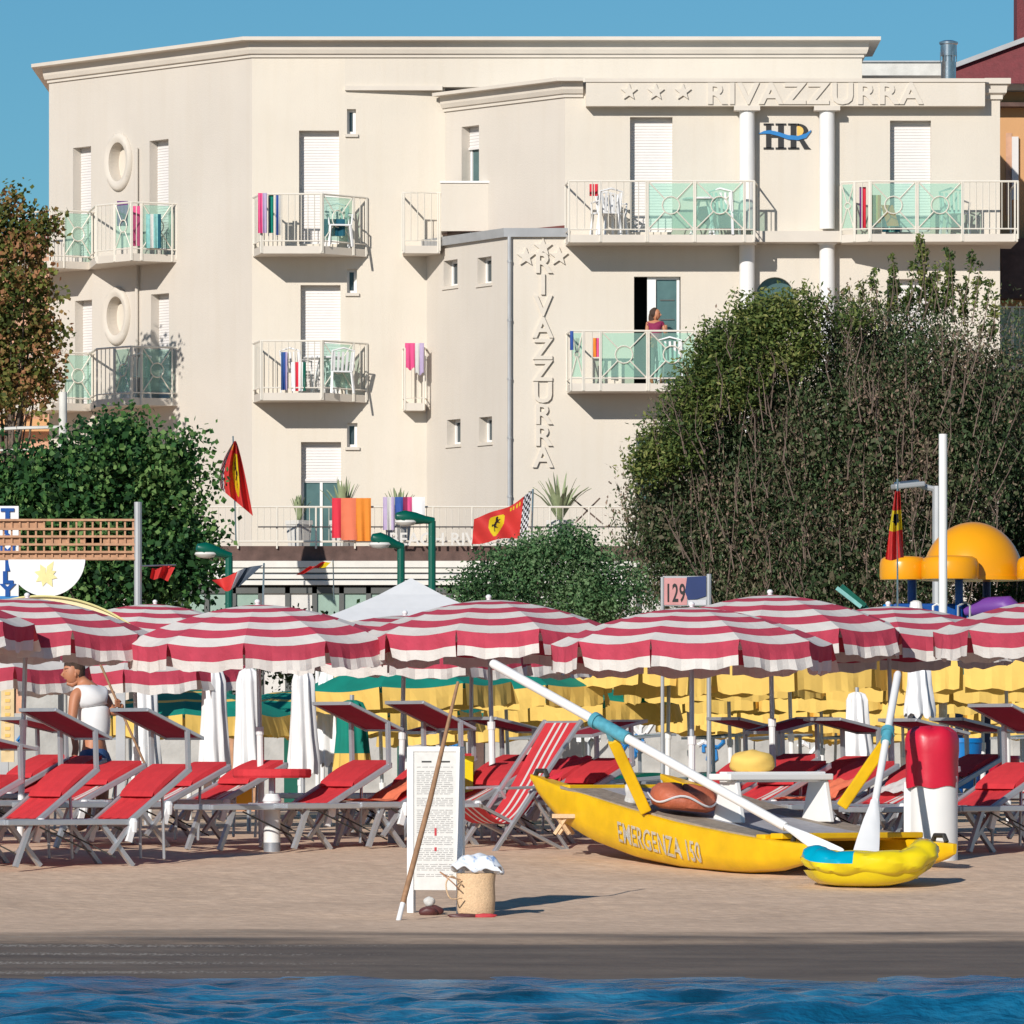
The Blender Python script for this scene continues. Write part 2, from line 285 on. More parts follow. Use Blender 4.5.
# colour of the water: paler and darker blue patches at random
_n=nt.nodes.new('ShaderNodeTexNoise'); _n.inputs['Scale'].default_value=1.3; _n.inputs['Detail'].default_value=6; _mp=nt.nodes.new('ShaderNodeMapping'); _mp.inputs['Scale'].default_value=(1.1,.8,1); nt.links.new(tc.outputs['Object'],_mp.inputs[0]); nt.links.new(_mp.outputs[0],_n.inputs['Vector'])
_r=nt.nodes.new('ShaderNodeValToRGB'); _e=_r.color_ramp.elements; _e[0].position=.36; _e[0].color=(.003,.05,.10,1); _e[1].position=.66; _e[1].color=(.03,.20,.34,1); _m=_e.new(.5); _m.color=(.006,.115,.23,1)
nt.links.new(_n.outputs['Fac'],_r.inputs[0]); nt.links.new(_r.outputs[0],b.inputs['Base Color'])
wx=axis([(-1500,-200,130),(-200,-20,12),(-20,-5,.5),(-5,5,.03),(5,20,.5),(20,200,12),(200,1500,130)])
wy=axis([(-600,-20,40),(-20,32,1.5),(32,48.5,.03)])
def zw(x,y):
    d=np.clip((47.8-y)/8,0,1)
    z=wob(x,y,21,44,.45,4.5,1,1)*(.02+.22*d)
    # one low breaker rolling in at the right
    cr=np.exp(-((y-38.3-.25*np.sin(x*.8))/.30)**2)*np.clip((x-.3)/2.2,0,1)*.15+np.exp(-((y-41.6-.2*np.sin(x*1.1+1))/.22)**2)*np.clip((1.6-abs(x-.6))/1.0,0,1)*.05
    return z+cr+.0
sheet('sea',wx,wy,zw,wm)
# ================= HOTEL
hotel=T('hotel','cream stucco hotel with balconies and raised lettering along its roofline','hotel',(0,140,.75))
CA=(X(49,145.4),145.4); CB=(X(252,140),140.0); CE=(X(862,140),140.0); CC0=(X(345,140.0),140.0); CC1=(X(445,140.15),140.15)
CD=(X(565,137),137.0); CF1=(X(1000,137),137.0); CEx=(X(507,137),137.0); CE0=(X(426,140.15),140.15)
ZTOP=Z(50,140); ZF=Z(82,137); ZMID=Z(232,137); ZL=Z(87,140)
class Wall:
    def __init__(s,p0,p1):
        s.p0=Vector((p0[0],p0[1],0)); s.p1=Vector((p1[0],p1[1],0)); d=s.p1-s.p0; s.L=d.length; s.u=d.normalized(); s.n=Vector((s.u.y,-s.u.x,0)); s.fr=(s.p0,s.u,s.n); s.ov=1.0
    def t(s,px):
        k=(px-512)/F; d=s.p1-s.p0; return (k*s.p0.y-s.p0.x)/(d.x-k*d.y)*s.L
    def z(s,px,py): return Z(py,(s.p0+s.u*s.t(px)).y)
    def rect(s,x0,x1,y0,y1): return (s.t(x0),s.t(x1),s.z(x0,y1),s.z(x0,y0))
    def mesh(s,mb,z0,z1,holes,m,depth=.22,circs=()):
        ch=[(c[0]-c[2],c[0]+c[2],c[1]-c[2],c[1]+c[2]) for c in circs]; H=list(holes)+ch
        us=sorted({0,s.L}|{h[0] for h in H}|{h[1] for h in H}); zs=sorted({z0,z1}|{h[2] for h in H}|{h[3] for h in H})
        pt=lambda u,z,n=0: s.p0+s.u*u+s.n*n+Vector((0,0,z))
        for i in range(len(us)-1):
            for j in range(len(zs)-1):
                uc=(us[i]+us[i+1])/2; zc=(zs[j]+zs[j+1])/2
                if any(h[0]<uc<h[1] and h[2]<zc<h[3] for h in H): continue
                mb.quad(pt(us[i],zs[j]),pt(us[i+1],zs[j]),pt(us[i+1],zs[j+1]),pt(us[i],zs[j+1]),m)
        for (a,b,c,d) in holes:
            for (p,q,r_,t_) in (((a,c),(b,c),0,0),((b,c),(b,d),0,0),((b,d),(a,d),0,0),((a,d),(a,c),0,0)):
                mb.quad(pt(*p),pt(*p,-depth),pt(*q,-depth),pt(*q),m)
        for (cu,cz,hw,r) in circs:
            n=32; vs=[];fs=[]
            for k in range(n):
                t=2*math.pi*k/n+math.pi/4*0; c_,s_=math.cos(t),math.sin(t); q=hw/max(abs(c_),abs(s_))
                vs+= [pt(cu+c_*q,cz+s_*q),pt(cu+c_*r*(s.ov),cz+s_*r),pt(cu+c_*r*(s.ov),cz+s_*r,-depth)]
            for k in range(n):
                a=3*k; b2=3*((k+1)%n); fs+=[(a,b2,b2+1,a+1),(a+1,b2+1,b2+2,a+2)]
            mb.add(vs,fs,m)
def shutter(w,h,parent,name='shutter',part_down=1.0,depth=.2,m='shutter'):
    mb=MB(); u0,u1,z0,z1=h; zb=z1-(z1-z0)*part_down; n=max(4,int((z1-zb)/.055)); vs=[];fs=[]
    for i in range(n+1):
        z=zb+(z1-zb)*i/n
        for dn,dz in ((-.012,.0),(0,.006)):
            if i==n and dz>0: continue
            vs+=[w.p0+w.u*u0+w.n*(-depth+dn)+Vector((0,0,z+dz)),w.p0+w.u*u1+w.n*(-depth+dn)+Vector((0,0,z+dz))]
    for i in range(len(vs)//2-1): a=2*i; fs.append((a,a+1,a+3,a+2))
    mb.add(vs,fs,m); mb.lbox(w.fr,u0+.002,u1-.002,-depth-.0,-depth+.03,zb-.03,zb+.02,m); return mb.build(name,parent)
def glazing(w,h,parent,depth=.2,name='window',gm='darkglass',mull=1,fm='whitepaint',curt=True):
    u0,u1,z0,z1=h; mb=MB(); e=.055
    mb.lbox(w.fr,u0,u1,-depth-.03,-depth+.02,z0,z0+e,fm); mb.lbox(w.fr,u0,u1,-depth-.03,-depth+.02,z1-e,z1,fm)
    for k in range(mull+2):
        c=u0+(u1-u0)*k/(mull+1); c=min(max(c,u0+e/2),u1-e/2); mb.lbox(w.fr,c-e/2,c+e/2,-depth-.03,-depth+.018,z0+e,z1-e,fm)
    o=mb.build(name,parent); g=MB(); g.quad(*[w.p0+w.u*a+w.n*(-depth-.01)+Vector((0,0,b)) for a,b in ((u0,z0),(u1,z0),(u1,z1),(u0,z1))],gm); g.build('pane',o); return o
def sill(mb,w,h,m='trim',o=.05): mb.lbox(w.fr,h[0]-.04,h[1]+.04,.001,o,h[2]-.06,h[2]-.0015,m)
WA=Wall(CA,CB); WB=Wall(CB,(CC0[0],140.0)); WC=Wall(CC0,CC1); WD=Wall(CC1,CD); WE=Wall(CE0,CEx); WFu=Wall(CD,CF1); WFl=Wall(CEx,CF1); WM=Wall((CC0[0],140.0),CE)
g0=.75; WA.ov=.75
hA=[WA.rect(73,91,148,258),WA.rect(149.5,168.5,141,250),WA.rect(75,92,301,412),WA.rect(151,169,294.5,404)]
cA=[(WA.t(119.5),WA.z(119,162),.72,.40),(WA.t(117.5),WA.z(118,316),.72,.40)]
mb=MB(); WA.mesh(mb,g0,ZTOP,hA,'stucco_shaded',.22,cA)
mb.build('side_wall',hotel)
for h,pd in zip(hA,(1,1,1,1)): shutter(WA,h,hotel)
for (cu,cz,_,r) in cA:
    # round ring window with moulded surround
    mb=MB(); prof=[(r,.0),(r,.06),(r+.07,.09),(r+.15,.09),(r+.2,.04),(r+.2,.0)]; n=40; vs=[];fs=[]
    for (rr_,nn) in prof:
        for k in range(n): t=2*math.pi*k/n; vs.append(WA.p0+WA.u*(cu+(rr_-.0)*.75*math.cos(t))+WA.n*(nn+.002)+Vector((0,0,cz+rr_*math.sin(t))))
    for i in range(len(prof)-1):
        for k in range(n): k2=(k+1)%n; fs.append((i*n+k,i*n+k2,(i+1)*n+k2,(i+1)*n+k))
    mb.add(vs,fs,'trim'); o=mb.build('round_window',hotel,smooth=True)
    g=MB(); g.add([WA.p0+WA.u*(cu+r*.75*math.cos(2*math.pi*k/n))+WA.n*-.2+Vector((0,0,cz+r*math.sin(2*math.pi*k/n))) for k in range(n)],[tuple(range(n))],'stucco'); g.build('pane',o)
hB=[WB.rect(299,339,130.5,244),WB.rect(300.5,340.5,285,398),WB.rect(301,341,442,556)]
mb=MB(); WB.mesh(mb,g0,ZTOP,hB,'stucco_lit')
mb.build('front_wall',hotel)
shutter(WB,hB[0],hotel); shutter(WB,hB[1],hotel); shutter(WB,hB[2],hotel,part_down=.33); 
glazing(WB,(hB[2][0],hB[2][1],hB[2][2],hB[2][3]-.75),hotel,.21,'balcony_door','tealglass')
hC=[WC.rect(347,356,109,134),WC.rect(347,357,269,293),WC.rect(347,357.5,423,447)]
mb=MB(); WC.mesh(mb,g0,ZL,hC,'stucco_lit');
for h in hC: sill(mb,WC,h)
mb.build('front_wall',hotel)
for h in hC: glazing(WC,h,hotel,.15,mull=0)
mb=MB(); mb.lbox(WM.fr,.0,WM.L,-.3,0,ZL,ZTOP,'stucco'); mb.box(CC0[0],CC1[0]-.05,139.93,140.1,ZL-.07,ZL+.02,'trim'); mb.build('upper_wall',hotel)
mb=MB(); mb.prism([CA,(CB[0],CB[1]+.3),(CE[0],140.3),(CE[0],152),(CA[0],157)],ZTOP-.3,ZTOP-.005,'roofwhite'); 
mb.box(CE[0]-.3,CE[0]-.001,140.3,152,g0,ZTOP-.3,'stucco'); mb.box(CA[0]+.05,CA[0]+.3,145.8,157,g0,ZTOP-.3,'stucco'); mb.build('roof',hotel)
zt=ZTOP
corn=lambda z:[(0,z-.15),(.04,z-.15),(.04,z-.09),(.09,z-.08),(.12,z-.0),(.14,z+.155),(.36,z+.165),(.36,z+.235),(0,z+.24)]
mb=MB(); mb.sweep([(CA[0]+.0,CA[1]+6),CA,CB,CE,(CE[0],CE[1]+3)],corn(zt),'trim'); mb.build('cornice',hotel)
# D wall
hD=[WD.rect(461.6,479,127,238)]
mb=MB(); WD.mesh(mb,Z(240,139),ZF,hD,'stucco_shaded'); mb.build('side_wall',hotel); 
shutter(WD,(hD[0][0],hD[0][1],hD[0][2]+1.0,hD[0][3]),hotel,part_down=.35); glazing(WD,hD[0],hotel,.24,'balcony_door','tealglass',mull=0)
mb=MB(); mb.sweep([CC1,CD,(X(583,137),137)],[(0,ZF-.30),(.04,ZF-.30),(.04,ZF-.24),(.08,ZF-.23),(.12,ZF-.15),(.14,ZF-.01),(.32,ZF-.005),(.32,ZF+.06),(0,ZF+.065)],'trim')
mb.build('cornice',hotel); mb=MB(); mb.sweep([(X(984,137),137),CF1,(CF1[0],140)],[(0,ZF-.34),(.05,ZF-.34),(.05,ZF-.26),(.12,ZF-.22),(.14,ZF-.05),(.2,ZF-.05),(.2,ZF+.06),(0,ZF+.062)],'trim'); mb.build('cornice',hotel)
# E wall
hE=[WE.rect(443.6,457.5,261,287),WE.rect(477.5,491.5,258,284.5),WE.rect(447,460.5,420,445),WE.rect(479,492,417.5,443)]
mb=MB(); WE.mesh(mb,g0,ZMID,hE,'stucco_shaded'); 
for h in hE: sill(mb,WE,h,'trim',.03)
mb.build('side_wall',hotel)
for h in hE: glazing(WE,h,hotel,.2,mull=0)
# F walls
hFu=[WFu.rect(630,672.5,117,232),WFu.rect(890,931,120.5,232)]
mb=MB(); WFu.mesh(mb,ZMID,ZF,hFu,'stucco'); mb.build('front_wall',hotel)
for h in hFu: shutter(WFu,h,hotel,m='shutter')
hFl=[WFl.rect(634,680.6,276.6,384),WFl.rect(887,932.6,279,384),WFl.rect(636,680,435,510)]
cF=[(WFl.t(775),WFl.z(775,296),.42,.37)]
mb=MB(); WFl.mesh(mb,g0,ZMID,hFl,'stucco',.22,cF); mb.build('front_wall',hotel)
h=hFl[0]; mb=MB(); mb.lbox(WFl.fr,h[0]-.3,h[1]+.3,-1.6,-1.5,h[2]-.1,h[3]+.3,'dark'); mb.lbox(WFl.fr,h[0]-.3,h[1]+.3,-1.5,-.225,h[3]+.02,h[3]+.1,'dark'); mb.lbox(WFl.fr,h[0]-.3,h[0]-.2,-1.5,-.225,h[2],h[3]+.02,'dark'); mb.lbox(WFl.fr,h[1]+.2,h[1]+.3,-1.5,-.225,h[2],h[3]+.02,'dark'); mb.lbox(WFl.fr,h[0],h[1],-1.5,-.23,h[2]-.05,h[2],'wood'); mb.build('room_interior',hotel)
mid=h[0]+.33; o=glazing(WFl,(mid,h[1]-.02,h[2],h[3]),hotel,.14,'balcony_door','tealglass',mull=0)
mb=MB(); mb.lbox(WFl.fr,mid-.07,mid+.1,-.16,-.1,h[2],h[3],'whitepaint')
for k in range(4): mb.lbox(WFl.fr,mid+.18,h[1]-.12,-.135,-.128,h[2]+.5+k*.38,h[2]+.52+k*.38,'mullion')
mb.build('door_frame',o)
shutter(WFl,hFl[1],hotel); glazing(WFl,hFl[2],hotel,.2,'window','tealglass')
g=MB(); cu,cz,_,r=cF[0]; g.add([WFl.p0+WFl.u*(cu+r*math.cos(2*math.pi*k/32))+WFl.n*-.2+Vector((0,0,cz+r*math.sin(2*math.pi*k/32))) for k in range(32)],[tuple(range(32))],'tealglass'); g.build('round_window',hotel)
mb=MB(); mb.prism([(CC1[0]+.1,140.1),(CD[0]+.1,137.1),(CF1[0]-.02,137.1),(CF1[0]-.02,147),(CC1[0]+.1,147)],ZF-.3,ZF-.01,'roofwhite'); mb.prism([(CE0[0]+.05,140.14),(CEx[0]+.05,137.05),(CF1[0]-.05,137.05),(CF1[0]-.05,139),(CE0[0]+.05,141)],ZMID-.15,ZMID-.012,'flashing')
mb.box(CF1[0]-.25,CF1[0]-.004,137.02,147,g0,ZF-.31,'stucco'); mb.build('roof',hotel)
# fascia with relief letters
fx0,fx1=X(586,136.68),X(985,136.68); fz0,fz1=Z(106,136.68),Z(79.5,136.68)
mb=MB(); mb.box(fx0,fx1,136.68,136.99,fz0,fz1,'stucco'); mb.box(fx0-.02,fx1+.02,136.65,136.68,fz1-.05,fz1+.02,'trim')
for c in (747,827): mb.box(X(c-13,136.68),X(c+13,136.68),136.60,136.98,fz0-.09,fz0-.002,'trim')
mb.build('fascia',hotel)
mb=MB(); text(mb,'RIVAZZURRA',.575,(X(706,136.68),136.665,Z(103.6,136.68)),'letter',.022,.014,sx=1.13,spacing=1.11)
def star(mb,cx,cz,r,y,m,t=.035):
    pts=[]
    for k in range(10): a=math.pi/2+k*math.pi/5; q=r if k%2==0 else r*.42; pts.append((cx+q*math.cos(a),cz+q*math.sin(a)))
    fr=(Vector((0,y,0)),Vector((1,0,0)),Vector((0,-1,0))); n=10
    vs=[(cx,y-t,cz)]+[(p[0],y-t,p[1]) for p in pts]+[(p[0],y,p[1]) for p in pts]
    mb.add(vs,[(0,1+k,1+(k+1)%n) for k in range(n)]+[(1+k,11+k,11+(k+1)%n,1+(k+1)%n) for k in range(n)],m)
for c in (629,656,683): star(mb,X(c,136.68),Z(92,136.68),.17,136.678,'letter',.045)
mb.build('raised_lettering',hotel)
mb=MB(); 
for i,c in enumerate('RIVAZZURRA'):
    text(mb,c,.56,(X(543,137),136.97,Z(272.5+i*21.6,137)),'letter',.03,.012,sx=1.0,align='CENTER')
for (a,b_) in ((543,247.5),(526,257),(559,256.5)): star(mb,X(a,137),Z(b_,137),.19,136.998,'letter',.055)
mb.build('raised_lettering',hotel)
# HR logo
fr=(Vector((0,136.995,0)),Vector((1,0,0)),Vector((0,-1,0))); q=lambda L_:[(X(a,137),Z(b,137)) for a,b in L_]
lg=MB()
def pb(a,b,c,d,m='black',n=.02): lg.flat(fr,q([(a,d),(b,d),(b,c),(a,c)]),0,n,m)
for (a,b) in ((766,771),(778,783.5)): pb(a,b,124.5,148.5); pb(a-2.5,b+2.5,123.5,125.2); pb(a-2.5,b+2.5,147.5,149.3)
pb(771,778,135.5,137.5); pb(790.5,796,124.5,148.5); pb(788,796,123.5,125.2); pb(788,799,147.5,149.3)
def arc(cx,cy,rx,ry,a0,a1,n=12): return [(cx+rx*math.cos(R(a0+(a1-a0)*k/n)),cy-ry*math.sin(R(a0+(a1-a0)*k/n))) for k in range(n+1)]
lg.flat(fr,q(arc(798,131,10,7.2,-90,90)+arc(798,131,5.5,5.0,90,-90)),0,.02,'black')
lg.flat(fr,q(arc(797,131,7,5.2,-90,90)),0,.015,'gold'); pb(796,799,123.6,126); pb(796,799,136,138)
lg.flat(fr,q([(797,137),(802,137),(809,147.5),(811,149.2),(804,149.2)]),0,.02,'black')
up=[(758,134),(764,131),(770,130.3),(778,132),(788,135.2),(798,136),(806,133.5),(811,130)]; dn=[(811,131.5),(806,138),(798,140.3),(788,139.5),(778,136),(770,134),(764,133.8)]
lg.flat(fr,q(up+dn),0,.032,'blue'); lg.build('logo',hotel)
# columns
for c in (747,827):
    mb=MB(); yy=136.80; zt_=Z(108,136.8); zb=g0; r=.15
    mb.lathe((X(c,yy),yy,0),[(r,zb),(r,Z(245,yy)),(r+.04,Z(244,yy)),(r+.05,Z(242,yy))],'whitepaint',20)
    mb.lathe((X(c,yy),yy,0),[(r*1.0,Z(229,yy)),(r,zt_-.02),(r+.05,zt_),(r+.05,fz0-.092)],'whitepaint',20); mb.build('column',hotel,smooth=True)
# centre slab, gutter, downpipe, parapet
mb=MB(); mb.box(X(752,136.2),X(843,136.2),136.45,136.99,Z(241,136.2),Z(230,136.2),'trim'); mb.build('ledge',hotel)
mb=MB(); mb.sweep([CE0,CEx,(X(568,137),137)],[(0,ZMID-.10),(.09,ZMID-.10),(.11,ZMID+.07),(.0,ZMID+.07)],'gutter'); mb.sweep([CC1,CD],[(0,ZMID+.075),(.02,ZMID+.075),(.02,ZMID+.13),(0,ZMID+.13)],'flashing')
mb.build('gutter',hotel)
mb=MB(); mb.tube([(X(509.5,137)-.0,136.93,ZMID-.1),(X(509.5,137),136.93,5.3)],.04,'gutter'); 
for k in range(5): mb.lathe((X(509.5,137),136.93,ZMID-.6-k*1.15),[(.05,0),(.05,.04)],'gutter',10)
mb.build('downpipe',hotel); mb=MB(); mb.tube([WA.p0+WA.u*WA.t(139)+WA.n*.06+Vector((0,0,Z(144,142))),WA.p0+WA.u*WA.t(139)+WA.n*.06+Vector((0,0,Z(400,142)))],.035,'stucco_shaded'); mb.build('downpipe',hotel)
mb=MB(); pD=139.0; mb.box(X(441,pD),X(498,pD),pD,pD+.15,Z(231,pD),Z(183,pD),'stucco'); mb.box(X(440,pD),X(498,pD),pD-.03,pD+.18,Z(183,pD),Z(181,pD),'whitepaint')
mb.box(X(441,pD)-.0,X(441,pD)+.12,pD+.15,140.1,Z(231,pD),Z(183,pD),'stucco'); mb.build('parapet',hotel)
mb=MB(); mb.box(X(384,140),X(393.5,140),139.96+.15,140.149,Z(497,140),Z(484,140),'wood'); mb.build('vent',hotel)
# ---------- balconies
def balcony(parent,pts,z,segs,h=1.02,slab=.15,name='balcony'):
    ps=[Vector((p[0],p[1],0)) for p in pts]
    mb=MB(); mb.prism([(p.x,p.y) for p in ps],z-slab,z,'trim'); bo=mb.build(name,parent)
    inset=[]; c=sum(ps,Vector())/len(ps)
    L=[0]
    for i in range(len(ps)-1): L.append(L[-1]+(ps[i+1]-ps[i]).length)
    def at(s):
        for i in range(len(ps)-1):
            if s<=L[i+1]+1e-6 or i==len(ps)-2: return ps[i]+(ps[i+1]-ps[i])*((s-L[i])/(L[i+1]-L[i]))
    def spx(px):
        k=(px-512)/F
        best=None
        for i in range(len(ps)-1):
            a,b=ps[i],ps[i+1]; d=b-a; den=d.x-k*d.y
            if abs(den)<1e-9: continue
            t=(k*a.y-a.x)/den
            if -1e-3<=t<=1.001:
                s=L[i]+t*(L[i+1]-L[i]); y=a.y+t*d.y
                if best is None or y<best[1]: best=(s,y)
        return best[0] if best else (0 if px<512 else L[-1])
    rl=MB(); rr=.018
    top=[p+Vector((0,0,z+h)) for p in ps]; bot=[p+Vector((0,0,z+.10)) for p in ps]
    rl.tube(top,.022,'railcream',6); rl.tube(bot,.014,'railcream',5)
    for i,p in enumerate(ps): rl.tube([p+Vector((0,0,z-.1)),p+Vector((0,0,z+h))],.02,'railcream',6)
    gl=MB()
    for (a,b,k) in segs:
        s0,s1=spx(a),spx(b); s0=max(s0,.0); s1=min(s1,L[-1])
        A,B=at(s0),at(s1)
        for q_ in (A,B): rl.tube([q_+Vector((0,0,z-.14)),q_+Vector((0,0,z+h))],.02,'railcream',5)
        if 'b' in k:
            n=max(2,int(abs(s1-s0)/.125))
            for i in range(1,n): q_=at(s0+(s1-s0)*i/n); rl.tube([q_+Vector((0,0,z+.1)),q_+Vector((0,0,z+h))],.0095,'railcream',4,False)
        if 'x' in k:
            u=(B-A); w_=u.length; un=u.normalized(); C_=(A+B)/2+Vector((0,0,z+.1+(h-.1)/2)); hh=(h-.1)/2; rad=min(.17,w_*.22)
            for sx_ in (-1,1):
                for sz in (-1,1):
                    d=Vector((un.x*w_/2*sx_,un.y*w_/2*sx_,hh*sz)); e=d.normalized()*rad; rl.tube([C_+e,C_+d],.013,'railcream',4,False)
            rl.tube([C_+un*(rad*math.cos(t))+Vector((0,0,rad*math.sin(t))) for t in np.linspace(0,2*math.pi,17)],.013,'railcream',4,False)
        if 'g' in k:
            nn=Vector((-(B-A).normalized().y,(B-A).normalized().x,0))*.03; gl.quad(*[v+nn for v in (A+Vector((0,0,z+.13)),B+Vector((0,0,z+.13)),B+Vector((0,0,z+h-.04)),A+Vector((0,0,z+h-.04)))],'greenglass')
    rl.build('railing',bo)
    if gl.v: gl.build('glass_panel',bo)
    return bo
def wp(w,px,n): 
    # plan point on the line parallel to wall w, n metres out, seen at px
    q=Wall(w.p0+w.n*n,w.p1+w.n*n); r=q.p0+q.u*q.t(px); return (r.x,r.y)
ZT=Z(236,137)   # top-floor balcony level
ZM=Z(386,137)
bals=[]
for (z_,off) in ((ZT-.02,0),(ZM+.0,1)):
    bals.append(balcony(hotel,[wp(WA,88,0),wp(WA,96+off,1.0),wp(WA,131,1.0),wp(WA,176.5+off,.0)],z_,[(97,114,'b'),(115,131,'xg' if off==0 else 'xg'),(132,141,'b'),(142,172,'xg')],1.03))
    bals.append(balcony(hotel,[wp(WA,-2,0),wp(WA,17,1.0),wp(WA,52,1.0),wp(WA,95,.0)],z_,[(18,50,'b'),(64,92,'xg')],1.03))
    bals.append(balcony(hotel,[wp(WB,253.0,.0),wp(WB,261,1.0),wp(WB,322,1.0),wp(WB,367,.0)],z_-.03,[(253.6,261,'b'),(262,321,'b'),(323,353,'xg'),(354,366,'b')],1.03))
bals.append(balcony(hotel,[wp(WC,403,.0),wp(WC,402.5,.9),wp(WC,440,.9),wp(WC,441,.0)],ZT-.03,[(404,438,'b')],1.05))
bals.append(balcony(hotel,[wp(WC,403,.0),wp(WC,405,.42),wp(WC,424,.42),wp(WC,426,.0)],ZM-.2,[(405,424,'b')],1.1))
bals.append(balcony(hotel,[wp(WFu,565.5,.0),wp(WFu,569,.98),wp(WFu,754.5,.98),wp(WFu,757,.0)],ZT-.045,[(569,600,'b'),(601,646,'b'),(648,694,'xg'),(695.5,744,'xg'),(745,754,'b')],1.04))
bals.append(balcony(hotel,[wp(WFu,840.5,.0),wp(WFu,841,.7),wp(WFu,870,.98),(X(1018,136.02),136.02),(X(1018,136.02),138)],ZT-.03,[(841,854,'xg'),(855,869,'b'),(871,916,'xg'),(918,962,'xg'),(963,1015,'b')],1.02))
bals.append(balcony(hotel,[wp(WFl,567,.0),wp(WFl,571,.98),wp(WFl,800,.98),wp(WFl,803,.0)],ZM-.0,[(571,583,'xg'),(584,600,'b'),(601,647,'xg'),(649,695,'xg'),(696,760,'b')],1.02))
# bits on and behind balconies
def cloth(name,px0,px1,py0,py1,D,m,label,cat='towel',waves=3,amp=.02,group=None,slant=0,mats=None,drop=0):
    mb=MB(); n=14; k=8; vs=[]; x0,x1=X(px0,D),X(px1,D); z0,z1=Z(py1,D),Z(py0,D)
    for j in range(k+1):
        for i in range(n+1):
            t=i/n; s_=j/k; vs.append((x0+(x1-x0)*t+slant*(1-s_), D+amp*math.sin(t*waves*6.28+s_)*(1.2-s_), z0+(z1-z0)*s_+(1-s_)*drop*math.sin(t*9)*.03))
    back=[(v[0],v[1]+.012,v[2]) for v in vs]
    ms=mats or [m]
    for j in range(k):
        for i in range(n):
            a=j*(n+1)+i; mb.add([vs[a],vs[a+1],vs[a+n+2],vs[a+n+1]],[(0,1,2,3)],ms[int(i/n*len(ms))]); 
            mb.add([back[a],back[a+1],back[a+n+2],back[a+n+1]],[(3,2,1,0)],ms[int(i/n*len(ms))])
    return solo(mb,name,label,cat,group)
cloth('towel',258,267,193,233,138.9,'pink','pink and lilac beach towel hung over the top floor balcony rail',mats=['pink','lilac'])
cloth('towel',269,273.5,193,233,139.05,'greencan','narrow green towel on the top floor clothes rack',waves=1)
cloth('towel',276,281,193,235,139.0,'bluetowel','dark blue striped towel on the top floor clothes rack',mats=['bluetowel','whitecloth'])
cloth('towel',322,345,219,236,139.35,'tealcloth','folded teal cushion behind the glass of the top floor balcony','cushion')
cloth('towel',281,287.5,352,390,138.95,'bluetowel','blue striped towel on the middle floor balcony rail',mats=['bluecloth','bluetowel','lilac'])
cloth('beach_bag',291,306,362,391,139.0,'white','white drying rack of clothes on the middle floor balcony','clothes rack',mats=['white','hotred','white','greenpaint'])
cloth('towel',405,415,343,369,139.65,'pink','bright pink towel over the smallest balcony',waves=2,drop=1)
cloth('towel',415,424,343,374,139.6,'lilac','pale blue patterned towel over the smallest balcony',waves=2,mats=['whitecloth','lilac'],drop=1)
cloth('towel',117,128,201,226,142.3,'violet','purple towel hanging on the upper left balcony')
cloth('towel',133,141,206,246,142.0,'pink','salmon pink towel hanging on the upper left balcony',waves=1)
cloth('towel',146,161,214,248,141.6,'mint','pale turquoise patterned cloth behind the upper left glass',mats=['mint','whitecloth','mint','tealcloth'])
cloth('towel',589.5,594,184,196,136.4,'hotred','small red cloth on the rack of the wide top balcony',mats=['hotred','hotred'],waves=1)
cloth('towel',594.8,598,184,196,136.4,'hotred','red sock-like cloth beside the small red cloth',waves=1)
cloth('towel',859.5,866,187,228,136.3,'violet','dark red and lilac towel on the right top balcony',mats=['violet','hotred'])
cloth('towel',869,881,195,223,136.2,'orange','golden yellow towel slung over a chair on the right balcony',mats=['gold','gold','orange'],slant=.0,waves=2)
cloth('towel',881,893,205,226,136.2,'orange','orange edge of towel behind the right balcony glass',slant=.12,waves=1)
cloth('towel',882,900,215,232,136.4,'mint','teal beach bag on the floor of the right balcony','bag',mats=['tealcloth','mint','tealcloth'])
cloth('towel',593,600,338,357,136.2,'orange','orange and pink swimsuit drying on the middle floor balcony','swimsuit',mats=['orange','pink'],waves=1)
cloth('towel',570,573.5,331,350,135.8,'bluetowel','small blue cloth at the corner of the middle balcony',waves=1)
def pchair():
    root=T('plastic_chair','white plastic garden chair on the wide top balcony','chair',(0,0,0),0,'white plastic chairs on the balconies')
    s=MB(); s.box(-.21,.21,-.2,.2,.42,.45,'white'); s.build('seat',root)
    b=MB()
    for k in range(5): b.beam((-.17+.085*k,.19,.45),(-.19+.095*k,.27,.82),.045,.015,'white',Vector((0,1,0)))
    b.tube([(-.22,.19,.45),(-.23,.28,.84),(0,.29,.90),(.23,.28,.84),(.22,.19,.45)],.02,'white',6); b.build('backrest',root)
    for sx_ in (-1,1):
        for sy in (-1,1): l=MB(); l.beam((sx_*.2,sy*.18,.43),(sx_*.235,sy*.23,0),.045,.03,'white'); l.build('leg',root)
        a=MB(); a.tube([(sx_*.23,.24,.66),(sx_*.25,-.15,.64),(sx_*.22,-.19,.43)],.018,'white',6); a.build('armrest',root)
    return root
pc=pchair()
spots=[(606,136.3,ZT-.045,200,None),(725,136.3,ZT-.045,160,'white plastic garden chair behind green glass near the left column'),(612,136.6,ZT-.045,20,'white plastic chair tucked behind another on the wide top balcony'),
(297,139.4,ZM-.03,150,'white plastic chair on the middle floor balcony under the closed shutter'),(339,139.4,ZM-.03,200,'white chair behind green glass on the middle floor balcony'),
(672,136.3,ZM,170,'white garden chair behind glass beside the standing woman'),(339,139.4,ZT-.05,10,'white chair behind green glass on the upper shutter balcony'),(136,141.9,ZM,200,'white plastic chair on the middle left balcony'),(955,136.5,ZT-.03,160,'white chair at the right end of the right top balcony')]
